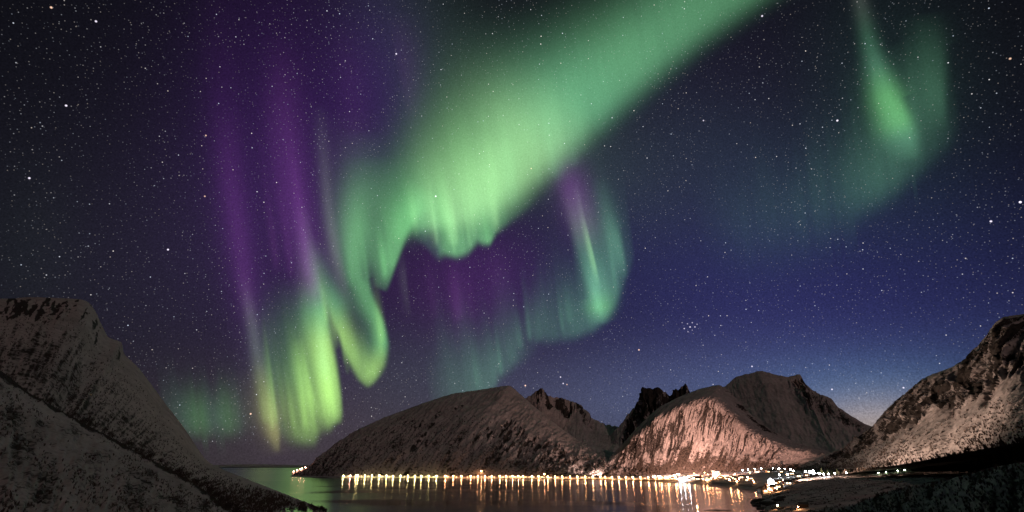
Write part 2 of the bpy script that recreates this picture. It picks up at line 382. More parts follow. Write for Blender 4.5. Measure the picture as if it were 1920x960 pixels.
# ------------------------------------------------------------------ ground, water
me = mesh_np('ground', [(-2.5e5, -2.5e5, -14), (2.5e5, -2.5e5, -14), (2.5e5, 2.5e5, -14), (-2.5e5, 2.5e5, -14)], [(0, 1, 2, 3)], False)
tag(link_mesh('ground', me, MAT['boulder']), 'dark sea bed and lowland under the whole fjord', 'ground', None, 'structure')
m, t, b = mat_new('calm_night_water')
b.inputs['Base Color'].default_value = (.002, .003, .004, 1); b.inputs['IOR'].default_value = 1.333
geo = N(t, 'ShaderNodeNewGeometry')
mp = N(t, 'ShaderNodeMapping'); mp.inputs['Scale'].default_value = (1 / 500, 1 / 140, 1); t.links.new(geo.outputs['Position'], mp.inputs['Vector'])
nz = N(t, 'ShaderNodeTexNoise'); nz.inputs['Scale'].default_value = 1; nz.inputs['Detail'].default_value = 3; t.links.new(mp.outputs[0], nz.inputs['Vector'])
mr = N(t, 'ShaderNodeMapRange', interpolation_type='SMOOTHSTEP'); t.links.new(nz.outputs['Fac'], mr.inputs[0])
mr.inputs[1].default_value = .36; mr.inputs[2].default_value = .50; mr.inputs[3].default_value = .08; mr.inputs[4].default_value = .16
sx_ = N(t, 'ShaderNodeSeparateXYZ'); t.links.new(geo.outputs['Position'], sx_.inputs[0])
lee = N(t, 'ShaderNodeMapRange', interpolation_type='SMOOTHSTEP'); t.links.new(M(t, 'DIVIDE', sx_.outputs[0], sx_.outputs[1]), lee.inputs[0])
lee.inputs[1].default_value = -.34; lee.inputs[2].default_value = -.40; lee.inputs[3].default_value = 0; lee.inputs[4].default_value = .10
t.links.new(M(t, 'ADD', mr.outputs[0], lee.outputs[0]), b.inputs['Roughness'])
mp2 = N(t, 'ShaderNodeMapping'); mp2.inputs['Scale'].default_value = (1 / 9, 1 / 4, 1); t.links.new(geo.outputs['Position'], mp2.inputs['Vector'])
nz2 = N(t, 'ShaderNodeTexNoise'); nz2.inputs['Scale'].default_value = 1; nz2.inputs['Detail'].default_value = 2; t.links.new(mp2.outputs[0], nz2.inputs['Vector'])
bp = N(t, 'ShaderNodeBump'); bp.inputs['Strength'].default_value = .10; bp.inputs['Distance'].default_value = .15; t.links.new(nz2.outputs['Fac'], bp.inputs['Height']); t.links.new(bp.outputs[0], b.inputs['Normal'])
MAT['water'] = m
rr = [0, 300, 700, 1500, 4000, 12000, 40000, 240000]; na = 48
Vw = [(r * math.sin(2 * math.pi * k / na), r * math.cos(2 * math.pi * k / na), 0) for r in rr[1:] for k in range(na)] + [(0, 0, 0)]
Fw = [(i * na + k, i * na + (k + 1) % na, (i + 1) * na + (k + 1) % na, (i + 1) * na + k) for i in range(len(rr) - 2) for k in range(na)]
Fw = [f[::-1] for f in Fw] + [(len(Vw) - 1, (k + 1) % na, k, k) for k in range(na)]
me = bpy.data.meshes.new('water'); me.from_pydata(Vw, [], [tuple(dict.fromkeys(f)) for f in Fw]); me.validate(); me.update()
tag(link_mesh('water', me, MAT['water']), 'calm dark fjord water reflecting aurora and lamps', 'water', None, 'structure')

SHORE = [(545, 894), (600, 895.5), (640, 897), (820, 897), (980, 898), (1120, 900), (1200, 902), (1260, 905), (1310, 908), (1360, 913), (1412, 921)]
def out(p, d, z):
    q = np.array(p); h = math.hypot(q[0], q[1]); return np.array([q[0] * (1 + d / h), q[1] * (1 + d / h), z])
def secm(xr, yr, rho, xf, d, z):     # foot a distance d behind the far shoreline
    return (at(xr, yr, rho), out(on(xf, float(np.interp(xf, [p[0] for p in SHORE], [p[1] for p in SHORE]))), d, z))
# ------------------------------------------------------------------ mountains
loft('mountain', MAT['mid'], [
    sec(-420, 545, 1700, -420, 930, 0, 420), sec(-150, 552, 1700, -150, 935, 0, 480), sec(0, 560, 1750, 60, 935, 0, 560), sec(60, 557, 1800, 130, 935, 0, 600), sec(150, 561, 1850, 190, 935, 0, 620),
    sec(172, 572, 1850, 230, 938, 0, 640), sec(190, 607, 1850, 260, 940, 0, 650), sec(203, 632, 1840, 300, 945, 0, 660), sec(228, 642, 1830, 330, 948, 0, 660), sec(233, 664, 1820, 350, 950, 0, 660), sec(262, 692, 1780, 370, 952, 0, 660), sec(305, 750, 1720, 410, 955, 0, 660),
    sec(345, 802, 1650, 450, 958, 0, 650), sec(385, 861, 1560, 490, 960, 0, 640), sec(420, 881, 1450, 510, 963, 0, 640), sec(480, 905, 1200, 540, 965, 0, 640), sec(535, 927, 960, 570, 965, 0, 640), sec(585, 946, 760, 595, 962, 0, 640), sec(612, 957, 650, 612, 961, -1)],
    seed=3, p=1.05, relief=.035, crag=[(.13, .275, .70, .97, 1.3), (.30, .33, .78, .95, 1.2)], brush=.7, brush_t=(.35, .95), lump=2.6, ribs=20, gully=.2, bfreq=(8, 9), fine_d=.8, streak=.08, nf=200,
    label='dark snowy mountain with flat rocky top rising on the left shore', cat='mountain')
loft('hillside', MAT['near'], [
    sec(-500, 420, 520, -500, 1250, 0, 120), sec(-200, 585, 520, -200, 1250, 0, 120), sec(0, 695, 500, 0, 1250, 0, 120), sec(50, 733, 490, 60, 1250, 0, 120), sec(150, 789, 470, 120, 1250, 0, 120), sec(250, 843, 440, 200, 1250, 0, 110),
    sec(330, 887, 410, 250, 1250, 0, 110), sec(395, 927, 380, 280, 1250, 0, 110), sec(440, 962, 350, 300, 1250, 0, 110), sec(490, 1010, 320, 330, 1260, 0, 105), sec(560, 1100, 250, 400, 1270, 0, 100), sec(600, 1250, 150, 450, 1300, 0, 95)],
    seed=8, p=1.0, relief=.03, brush=.64, brush_t=(.7, 1.3), lump=4, ribs=9, bfreq=(5, 6), fine_d=.8, back=.15, ns=420, nf=220, ridge_jag=.01, gully=.15, bands=((.0, .85, .93, 1.2, .9),),
    label='near snowy hillside dotted with scrub sloping down to the water', cat='hillside')
loft('mountain', MAT['far'], [
    sec(548, 890, 3500, 548, 893.5, 0), sec(575, 879, 3500, 575, 894, 0), secm(610, 848, 3550, 612, 60, 4), secm(660, 812, 3600, 665, 95, 7), secm(720, 783, 3700, 725, 95, 7), secm(790, 757, 3800, 790, 95, 7), secm(850, 738, 3900, 850, 95, 7),
    secm(900, 731, 3950, 900, 95, 7), secm(953, 723, 4000, 950, 95, 7), secm(972, 736, 4000, 985, 95, 7), secm(990, 752, 3900, 1030, 150, 9), secm(1030, 785, 3700, 1080, 150, 9), secm(1080, 822, 3500, 1115, 150, 9), secm(1130, 842, 3300, 1140, 150, 9), secm(1180, 858, 3100, 1180, 300, 14), secm(1230, 880, 2900, 1220, 300, 14)],
    seed=15, p=.85, relief=.05, crag=[(.05, .45, .15, .7, .5), (.5, .8, .15, .55, .65)], brush=.6, brush_t=(.1, .7), lump=3.2, ribs=12, lean=-.15, gully=.5, bfreq=(6, 8), fine_d=.8, streak=.15, bands=((.0, .40, .0, .92, .38),),  # bands: extra brush colour darkens the left half, which lies in shade
    label='broad rounded snow mountain across the fjord behind the lamp lit road', cat='mountain')
loft('mountain', MAT['far'], [
    sec(930, 800, 4700, 930, 885, 0, 4000), sec(965, 765, 4800, 965, 885, 0, 3900), sec(990, 744, 4900, 985, 884, 0, 3800), sec(1004, 735, 4900, 1000, 884, 0, 3800), sec(1017, 726, 4900, 1020, 884, 0, 3700), sec(1026, 740, 4900, 1035, 883, 0, 3700), sec(1048, 744, 4900, 1050, 882, 0, 3600), sec(1062, 749, 4900, 1070, 881, 0, 3500), sec(1085, 758, 4850, 1090, 880, 0, 3400),
    sec(1102, 772, 4800, 1110, 880, 0, 3300), sec(1112, 784, 4800, 1130, 879, 0, 3200), sec(1135, 795, 4800, 1150, 878, 0, 3200), sec(1162, 801, 4850, 1170, 877, 0, 3200), sec(1200, 800, 4900, 1210, 876, 0, 3200), sec(1260, 800, 4900, 1260, 876, 0, 3200)],
    seed=23, p=1.25, relief=.05, crag=[(.22, .62, .80, 1.0, 1.1)], brush=.25, brush_t=(.1, .4), ribs=12, ridge_jag=.03, gully=.3,
    label='snowy saddle with a small jagged dark rock crest behind the broad mountain', cat='mountain')
loft('mountain', MAT['far'], [
    sec(1130, 830, 4400, 1130, 880, 0, 3600), sec(1160, 801, 4400, 1165, 880, 0, 3600), sec(1178, 777, 4450, 1180, 878, 0, 3600), sec(1192, 758, 4500, 1195, 876, 0, 3600), sec(1198, 742, 4500, 1205, 876, 0, 3600), sec(1203, 725, 4500, 1212, 876, 0, 3600), sec(1212, 728, 4500, 1220, 875, 0, 3600), sec(1221, 726, 4500, 1230, 875, 0, 3600), sec(1240, 729, 4500, 1245, 875, 0, 3600),
    sec(1256, 741, 4500, 1260, 874, 0, 3600), sec(1262, 732, 4500, 1268, 874, 0, 3600), sec(1275, 726, 4500, 1280, 874, 0, 3600), sec(1286, 719, 4500, 1290, 874, 0, 3600), sec(1291, 731, 4500, 1300, 874, 0, 3600), sec(1310, 760, 4500, 1320, 874, 0, 3600), sec(1350, 800, 4500, 1350, 874, 0, 3600)],
    seed=31, p=1.5, relief=.05, crag=[(.2, .85, .45, 1.0, 1.3)], brush=.1, ribs=10, ridge_jag=.03,
    label='dark jagged rock peak with twin summits between two snow mountains', cat='mountain')
loft('mountain', MAT['far'], [
    sec(1255, 790, 4300, 1255, 870, 0, 3300), sec(1320, 745, 4500, 1320, 868, 0, 3300), sec(1360, 723, 4600, 1360, 865, 0, 3300), sec(1380, 707, 4700, 1385, 862, 0, 3300), sec(1405, 701, 4700, 1410, 861, 0, 3300), sec(1426, 695, 4700, 1430, 860, 0, 3300), sec(1448, 701, 4700, 1450, 860, 0, 3300), sec(1478, 706, 4700, 1480, 859, 0, 3300), sec(1500, 702, 4700, 1500, 858, 0, 3300),
    sec(1510, 719, 4700, 1520, 857, 0, 3300), sec(1530, 735, 4650, 1540, 856, 0, 3300), sec(1557, 746, 4600, 1560, 855, 0, 3300), sec(1572, 764, 4600, 1580, 855, 0, 3200), sec(1600, 782, 4600, 1610, 854, 0, 3200), sec(1632, 799, 4600, 1640, 853, 0, 3100), sec(1680, 815, 4500, 1700, 852, 0, 3000)],
    seed=47, p=1.2, relief=.045, crag=[(.62, .9, .55, .95, .7)], brush=.2, brush_t=(.0, .3), ribs=14, ridge_jag=.012, gully=.12,
    label='tall smooth purple grey snow mountain with a blunt notched top', cat='mountain')
loft('mountain', MAT['mid'], [
    sec(1110, 879, 2700, 1110, 896, 0, 2450), sec(1135, 864, 2800, 1150, 895, 0, 2420), sec(1165, 836, 2850, 1190, 893, 0, 2380), sec(1196, 800, 2900, 1225, 891, 0, 2330), sec(1236, 764, 3000, 1262, 889, 0, 2280), sec(1272, 745, 3050, 1292, 888, 0, 2260), sec(1312, 729, 3100, 1325, 887, 0, 2250), sec(1347, 722, 3100, 1355, 886, 0, 2240), sec(1368, 734, 3100, 1380, 885.5, 0, 2230),
    sec(1392, 759, 3050, 1405, 885, 0, 2220), sec(1424, 792, 2950, 1430, 884, 0, 2210), sec(1462, 815, 2850, 1465, 883, 0, 2200), sec(1500, 832, 2750, 1505, 883, 0, 2190), sec(1540, 842, 2600, 1550, 882, 0, 2150), sec(1600, 860, 2400, 1600, 881, 0, 2050)],
    seed=52, p=.95, relief=.05, crag=[(.12, .42, .27, .48, .92), (.40, .72, .24, .46, .5), (.55, .68, .84, 1.0, 1.0)], brush=1.0, brush_t=(.05, .28), ribs=17, lean=-1.5, prof=[(0, 0), (.16, .11), (.30, .31), (.46, .69), (.52, .755), (1, 1)], streak=.45, fine_d=.5, lump=3.4, gully=.5, warp=.42, ns=640, nf=300,
    label='snow mountain with ribbed cliffs glowing warm above the village', cat='mountain')
loft('mountain', MAT['mid'], [
    sec(1500, 862, 2350, 1500, 882, 0, 2050), sec(1560, 848, 2250, 1560, 880, 0, 1900), sec(1610, 818, 2200, 1620, 878, 0, 1700), sec(1638, 797, 2150, 1660, 874, 0, 1600), sec(1660, 770, 2100, 1690, 871, 0, 1500), sec(1692, 739, 2050, 1730, 867, 0, 1450), sec(1738, 706, 2000, 1780, 860, 0, 1400), sec(1788, 686, 1950, 1820, 855, 0, 1350), sec(1812, 668, 1900, 1850, 850, 0, 1300),
    sec(1842, 638, 1880, 1880, 846, 0, 1250), sec(1868, 602, 1850, 1920, 840, 0, 1200), sec(1886, 592, 1850, 1960, 835, 0, 1150), sec(1920, 588, 1850, 2010, 828, 0, 1100), sec(2010, 570, 1850, 2110, 815, 0, 1000), sec(2200, 540, 1900, 2300, 800, 0, 900), sec(2450, 560, 1900, 2550, 800, 0, 800)],
    seed=61, p=1.15, relief=.016, crag=[(.10, .95, .47, 1.0, .88)], brush=.4, brush_t=(.05, .4), ribs=13, lean=-1.0, prof=[(0, 0), (.45, .38), (.86, .88), (1, 1)], streak=.3, fine_d=.9, lump=2.6, gully=.5, ns=460, nf=200,
    label='steep mountain on the right with dark crags above smooth snow', cat='mountain')

# far low land on the horizon
loft('far_hills', MAT['far'], [sec(360, 874, 16000, 360, 875.8, 0, 15500), sec(420, 871.5, 16000, 420, 875.8, 0, 15500), sec(470, 870.5, 16000, 470, 875.8, 0, 15500), sec(520, 871, 16000, 520, 875.8, 0, 15500), sec(560, 872, 16000, 560, 875.8, 0, 15500), sec(640, 872, 16000, 640, 875.8, 0, 15500)],
     ns=80, nf=20, nb=8, seed=71, brush=.5, brush_t=(1, 1.4), label='faint low land far out on the sea horizon', cat='hills')

# shore shelf below the mountains, with the lamp lit road
BACK = [(90, 4), (110, 6), (130, 8), (140, 8), (150, 9), (170, 10), (260, 13)]
sx = [(out(on(x, y), *BACK[i]) if i < 7 else None, on(x, y, -.6)) for i, (x, y) in enumerate(SHORE)]
for i, bk in ((7, (1268, 888.5, 2150)), (8, (1325, 886, 2260)), (9, (1410, 884, 2260)), (10, (1610, 880, 2100))): sx[i] = (at(*bk), on(*SHORE[i], -.6))
loft('shore', MAT['mid'], sx, ns=420, nf=40, nb=6, seed=77, p=.55, relief=.004, brush=.35, brush_t=(.9, 1.6), back=.3, ridge_jag=0, label='low snowy shelf of shore carrying the road and village', cat='shore')
loft('shore_flat', MAT['near'], [
    (at(1640, 881, 1950), on(1412, 921, -.6)), (at(1760, 884, 1600), on(1429, 930, -.6)), (at(1860, 888, 1300), on(1423, 944, -.6)), (at(1960, 903, 1000), on(1436, 962, -.6)), (on(2020, 960, 9), on(1465, 1010, -.6)), (on(2060, 1100, 9), on(1500, 1200, -.6))],
    ns=300, nf=200, nb=6, seed=83, p=.6, relief=.06, lump=7, bfreq=(7, 12), brush=.62, brush_t=(1.2, 2.2), back=.05, ridge_jag=0, label='flat snowy ground with dark patches beside the inlet', cat='shore')
loft('forest_hill', MAT['near'], [
    sec(1470, 896, 1750, 1470, 903, 4), sec(1560, 890, 1500, 1560, 899, 6), sec(1620, 882, 1350, 1620, 897, 8), sec(1700, 869, 1200, 1710, 892, 8), sec(1790, 852, 1050, 1800, 886, 9), sec(1860, 839, 950, 1880, 885, 9), sec(1920, 828, 880, 1950, 890, 9), sec(2050, 800, 800, 2100, 900, 9), sec(2300, 780, 700, 2350, 920, 9)],
    seed=91, p=.8, relief=.03, brush=1.3, brush_t=(1.2, 2), ns=300, nf=70, label='dark wooded rise below the craggy right mountain', cat='hill')
loft('near_hill', MAT['near'], [
    sec(1440, 985, 480, 1440, 1040, -2), sec(1540, 955, 480, 1500, 1040, 0), sec(1600, 946, 470, 1560, 1040, 0), sec(1650, 928, 450, 1620, 1040, 2), sec(1692, 914, 430, 1700, 1060, 4), sec(1742, 909, 410, 1760, 1080, 4), sec(1800, 893, 390, 1850, 1100, 4), sec(1860, 877, 370, 1950, 1150, 4), sec(1925, 866, 350, 2100, 1200, 4), sec(2100, 840, 320, 2300, 1250, 4), sec(2300, 820, 300, 2500, 1250, 4)],
    seed=97, p=.8, relief=.05, brush=.68, brush_t=(1.0, 2), ns=300, nf=140, back=.6, label='near dark scrubby hill in the lower right corner', cat='hill')

# road ribbon on the shelf
def surf(name, s_, t_):
    P, nf, bf = GRIDS[name]; i = s_ * (P.shape[0] - 1); j = t_ * (nf - 1)
    i0 = int(min(max(i, 0), P.shape[0] - 2)); j0 = int(min(max(j, 0), nf - 2)); a, b_ = i - i0, j - j0
    return (P[i0, j0] * (1 - a) + P[i0 + 1, j0] * a) * (1 - b_) + (P[i0, j0 + 1] * (1 - a) + P[i0 + 1, j0 + 1] * a) * b_
dg = bpy.context.evaluated_depsgraph_get(); dg.update()
def drop(x, y, z=3000):
    """height of the terrain at x, y"""
    h, loc, nrm, idx, ob, mtx = SC.ray_cast(bpy.context.evaluated_depsgraph_get(), (x, y, z), (0, 0, -1))
    return loc.z if h else 0.0
bpy.context.view_layer.update()
def shore_world(x):
    xs = [p[0] for p in SHORE]; ys = [p[1] for p in SHORE]; return on(x, float(np.interp(x, xs, ys)))
def road_off(x): return float(np.interp(x, [545, 640, 1100, 1200, 1300, 1400], [30, 34, 38, 45, 70, 90]))
rv = []; xs = np.arange(560, 1416, 3.0)
for x in xs:
    p = shore_world(x)
    for w in (-6, -3, 0, 3, 6):
        q = out(p, road_off(x) + w, 0); rv.append((q[0], q[1], 0))
rv = np.array(rv); zz = np.array([drop(a[0], a[1]) for a in rv]).reshape(len(xs), 5).max(1)
k = np.ones(9) / 9; zz = np.convolve(np.pad(zz, 4, mode='edge'), k, 'valid') + .5
rv[:, 2] = np.repeat(zz, 5)
tag(link_mesh('road', mesh_np('road', rv, grid_faces(len(xs), 5)[:, ::-1], True), MAT['road']), 'snow dusted road following the far shore under the lamps', 'road', None, 'structure')
bpy.context.view_layer.update()

bv = []  # bank added behind the road as a bright strip catching lamplight
for i_, x in enumerate(xs):
    p = shore_world(x)
    for w, hh in ((9.5, -1), (10.5, 2.2), (12.5, 3.3), (16, 3.6), (22, -1)):
        q = out(p, road_off(x) + w, 0); bv.append((q[0], q[1], zz[i_] + hh * (.75 + .5 * vnoise(x / 4.0, 0.0, 3 + int(w)))))
tag(link_mesh('added_snow_bank', mesh_np('added_snow_bank', np.array(bv, float), grid_faces(len(xs), 5)[:, ::-1], True), MAT['roof']), 'snow bank added along the far shore road to catch lamplight', 'snow bank', None, 'structure')
bpy.context.view_layer.update()
# ------------------------------------------------------------------ street lamps
def lamp_proto(mat, r=1.9, h=9.0):
    post = MB().tube([(0, 0, -1), (0, 0, h * .9), (0, -.8, h), (0, -2.0, h + .1)], [.22, .16, .12, .10], 6).mesh('post')
    post.materials.append(MAT['post'])
    head = MB().ball((0, -2.2, h - r * .5), r, 6, 4, .8).mesh('lantern'); head.materials.append(mat)
    return post, head
LP = {c: lamp_proto(MAT['lamp_' + c]) for c in ('yellow', 'peach', 'red', 'white', 'green')}
LPB = {c: lamp_proto(MAT['lamp_' + c], 2.0, 10) for c in ('peach', 'white')}
def lamp(p, col, label, group, big=False, scale=1.0):
    post, head = (LPB if big else LP)[col]
    o = empty('street_lamp', p, math.atan2(p[1], p[0]) - math.pi / 2 + random.uniform(-.2, .2)); o.scale = (scale,) * 3
    tag(o, label, 'street lamp', group)
    link_mesh('post', post, None, o); link_mesh('lantern', head, None, o); return o
def place(x, off):
    q = out(shore_world(x), off, 0); return (q[0], q[1], drop(q[0], q[1]))
YEL = [643.4, 667, 670.5, 684, 697, 711, 724.7, 736.7, 751, 764.5, 778, 790, 804, 818]
for x in YEL: lamp(place(x, road_off(x) + 8), 'yellow', 'yellow green street lamp on the far shore road below the broad mountain', 'yellow green street lamps on the far shore road')
lamp(place(656.4, road_off(656) + 8), 'red', 'single pinkish red street lamp among yellow ones on the shore road', None)
PEA = [835, 849.7, 865, 882.5, 896, 909, 922, 937, 949, 961, 972, 981, 997, 1010, 1027, 1041, 1054, 1069, 1083, 1097.6, 1112, 1126, 1135, 1148, 1160.6, 1174, 1187, 1201, 1216, 1229, 1240, 1253, 1267]
for x in PEA: lamp(place(x, road_off(x) + 8), 'peach', 'orange street lamp in the long row on the far shore road', 'orange street lamps on the far shore road')
for x, dd in ((902, 120), (1021, 140)): lamp(place(x, dd), 'peach', 'orange lamp standing just above the long shore row', 'orange lamps above the shore row', True)
def ground_px(x, y):
    """first terrain point seen along a picture ray"""
    d = ray(x, y); h, loc, n_, i_, ob, m_ = SC.ray_cast(bpy.context.evaluated_depsgraph_get(), (0, 0, CAM_H), tuple(d)); return tuple(loc) if h else None
VIL = [(1279, 899), (1288, 898), (1300, 896), (1312, 897), (1322, 895), (1335, 893), (1348, 895), (1360, 896), (1374, 897), (1386, 899), (1396, 900), (1404, 898), (1412, 902), (1292, 902), (1270, 900), (1258, 897), (1338, 888), (1342, 897), (1306, 893), (1318, 900), (1330, 900), (1368, 901), (1247, 895)]
rv_ = random.Random(21)
VIL += [(rv_.uniform(1235, 1415), 0) for _ in range(34)]
VIL = [(x, y if y else np.interp(x, [1235, 1300, 1415], [893, 886, 887]) + rv_.uniform(0, 1) * np.interp(x, [1235, 1300, 1415], [6, 15, 20])) for x, y in VIL]
for (x, y) in VIL:
    p = ground_px(x, y + 1.5)
    if p: lamp(p, 'peach', 'orange lamp among the houses of the village', 'orange lamps in the village', False, rv_.uniform(.35, .65))
for (x, y) in ((1393, 884), (1403, 882.5), (1416, 881.5), (1428, 880.5), (1450, 880), (1461, 881), (1472, 882), (1483, 883), (1489, 886.5)):
    p = ground_px(x, y + 2)
    if p: lamp(p, 'white', 'cool white lamp along the upper village road', 'cool white lamps on the upper village road', False, .9)
for (x, y) in ((1462, 894), (1478, 893), (1491, 893), (1507, 894), (1529, 891), (1537, 892), (1545, 893), (1555, 893), (1567, 892)):
    p = ground_px(x, y + 2)
    if p: lamp(p, 'white', 'cool white lamp along the lower road at the edge of the woods', 'cool white lamps on the lower road by the woods', False, .9)
for (x, y, l) in ((1588, 890, 'cool white lamp between dark woods and smooth snow, nearer the village'), (1611, 887, 'cool white lamp farthest out along the wood edge')):
    p = ground_px(x, y + 2)
    if p: lamp(p, 'white', l, None, True, .7)
for (x, y) in ((1442, 910), (1450, 911), (1455, 907), (1436, 922), (1443, 921), (1452, 914), (1470, 904), (1475, 906), (1481, 905), (1463, 908), (1458, 920)):
    p = ground_px(x, y + 2)
    if p: lamp(p, 'peach', 'orange lamp between houses above the inlet', 'orange lamps above the inlet', False, .7)
for (x, y) in ((550, 884.5), (556, 882), (563, 880), (566, 879), (572, 877)):
    p = ground_px(x, y + 2.5)
    if p: lamp(p, 'red', 'reddish lamp climbing the dark headland at the fjord mouth', 'reddish lamps on the headland', False, 1.1)

# ------------------------------------------------------------------ floodlights added to throw village light on the slopes (light inside)
def floodlight(p, aim, power, col, angle, label, mat='peach', h=14, size=2.0):
    o = empty('added_flood_mast', p, 0); tag(o, label, 'floodlight')
    d = np.array(aim) - np.array(p); d /= np.linalg.norm(d)
    MB().tube([(0, 0, -1), (0, 0, h)], [.35, .2], 8).build('post', MAT['post'], o)
    head = MB(); head.tube([(0, 0, h + .3), tuple(np.array((0, 0, h + .3)) + d * 1.2)], [.5, 1.1], 10); head.build('lamp_housing', MAT['post'], o)
    c = np.array((0, 0, h + .3)) + d * 1.3
    MB().tube([tuple(c), tuple(c + d * .15)], [1.0, 1.0], 10).build('lamp_glass', MAT['lamp_' + mat], o)
    ld = bpy.data.lights.new('flood_beam', 'SPOT'); ld.energy = power; ld.color = col; ld.spot_size = R(angle); ld.spot_blend = 1.0; ld.shadow_soft_size = size
    l = bpy.data.objects.new('flood_beam', ld); C.objects.link(l); l.parent = o; l.location = tuple(c + d * 2.5)
    l.rotation_euler = Vector(d).to_track_quat('-Z', 'Y').to_euler(); return o
floodlight(ground_px(1262, 897), at(1230, 840, 2600), 2.0e7, (1, .54, .41), 80, 'floodlight mast on the village waterfront added to light the ribbed cliffs')
floodlight(ground_px(1300, 893), at(1296, 872, 2380), 4.5e6, (1, .52, .38), 110, 'floodlight mast at the brightest cluster of village lamps added to light the slope base')
floodlight(ground_px(1345, 895), at(1390, 845, 2700), 2.2e7, (1, .51, .38), 78, 'floodlight mast among the village lamps added to light the snow dome')
floodlight(ground_px(1476, 904), at(1880, 700, 1750), 8e6, (1, .66, .49), 112, 'floodlight mast above the inlet added to light the craggy right mountain')
floodlight(ground_px(1130, 893), at(990, 810, 3500), 5e6, (1, .64, .52), 75, 'floodlight mast on the shore road added to light the broad mountain')

# ------------------------------------------------------------------ houses
def house_meshes(w, d, h, rise, wallm, roofm):
    wl = MB(); wl.v = [(-w, -d, -1.5), (w, -d, -1.5), (w, d, -1.5), (-w, d, -1.5), (-w, -d, h), (w, -d, h), (w, d, h), (-w, d, h), (-w, 0, h + rise), (w, 0, h + rise)]
    wl.f = [(0, 1, 5, 4), (2, 3, 7, 6), (1, 2, 6, 9, 5), (3, 0, 4, 8, 7), (0, 3, 2, 1), (4, 5, 9, 8), (6, 7, 8, 9)]
    rf = MB(); e = .5
    for sgn in (-1, 1):
        y0, z0 = sgn * (d + e), h - e * rise / d
        b = len(rf.v); rf.v += [(-w - e, y0, z0 + .02), (w + e, y0, z0 + .02), (w + e, 0, h + rise + .02), (-w - e, 0, h + rise + .02), (-w - e, y0, z0 + .3), (w + e, y0, z0 + .3), (w + e, 0, h + rise + .3), (-w - e, 0, h + rise + .3)]
        rf.f += [tuple(b + i for i in q) for q in ((4, 5, 6, 7), (0, 3, 2, 1), (0, 1, 5, 4), (1, 2, 6, 5), (3, 0, 4, 7))]
    win = []
    for x0 in (-w * .6, w * .1):
        q = MB(); q.box(x0, x0 + w * .4, -d - .08, -d - .003, h * .35, h * .75); win.append(q.mesh('window'))
    dr = MB(); dr.box(w * .68, w * .86, -d - .1, -d - .003, -.2, h * .72)
    ch = MB(); ch.box(w * .3, w * .3 + .9, -.45, .45, h + rise * .6, h + rise + 1.3)
    ms = dict(wall=wl.mesh('wall'), roof=rf.mesh('roof'), door=dr.mesh('door'), chimney=ch.mesh('chimney'))
    for k_, mt in (('wall', wallm), ('roof', roofm), ('door', MAT['timber']), ('chimney', MAT['slate'])): ms[k_].materials.append(mt)
    for q in win: q.materials.append(MAT['window'])
    return ms, win
KIND = [('white', house_meshes(5.5, 4, 4.6, 3, MAT['white'], MAT['roof'])), ('red', house_meshes(5, 3.8, 4.2, 2.8, MAT['red'], MAT['roof'])), ('ochre', house_meshes(6, 4, 4.4, 2.6, MAT['ochre'], MAT['roof'])), ('white', house_meshes(7.5, 4.5, 5.2, 3.2, MAT['white'], MAT['slate']))]
def house(p, k, where, turn=None):
    col, (ms, win) = KIND[k]
    o = empty('house', p, math.atan2(p[1], p[0]) - math.pi / 2 + (random.uniform(-.7, .7) if turn is None else turn))
    tag(o, 'small %s house with lit windows %s' % (col, where), 'house', 'small %s houses %s' % (col, where))
    link_mesh('wall', ms['wall'], None, o); rf = link_mesh('roof', ms['roof'], None, o); ch_ = link_mesh('chimney', ms['chimney'], None, rf); link_mesh('door', ms['door'], None, o)
    for q in win: link_mesh('window', q, None, o)
    return o
rs = random.Random(5)
for x in [651, 676, 690, 718, 731, 758, 798, 812, 842, 858, 874, 889, 905, 916, 930, 944, 955, 966, 976, 986, 992, 1003, 1016, 1022, 1033, 1047, 1062, 1090, 1105, 1142, 1180, 1208]:
    house(place(x + rs.uniform(-2, 2), road_off(x) + rs.uniform(18, 40)), rs.randrange(4), 'beside the far shore road')
for (x, y) in [(1226, 895), (1236, 896), (1244, 897), (1252, 899), (1262, 899), (1268, 895), (1273, 892), (1284, 894), (1291, 893), (1299, 899), (1309, 900), (1316, 894), (1324, 898), (1333, 897), (1341, 893), (1352, 897), (1363, 899), (1371, 895), (1380, 900), (1390, 897), (1399, 902), (1408, 899), (1345, 887), (1337, 886)]:
    p = ground_px(x, y)
    if p: house(p, rs.randrange(4), 'in the lamp lit village')
for (x, y) in [(1440, 913), (1449, 914), (1458, 909), (1466, 911), (1473, 908), (1478, 909), (1446, 922), (1454, 918), (1437, 924), (1461, 915)]:
    p = ground_px(x, y)
    if p: house(p, rs.randrange(4), 'on the slope above the inlet')
for (x, y) in [(1420, 886), (1440, 886), (1466, 886), (1486, 890), (1496, 895), (1512, 893), (1533, 893)]:
    p = ground_px(x, y)
    if p: house(p, rs.randrange(4), 'by the upper road')

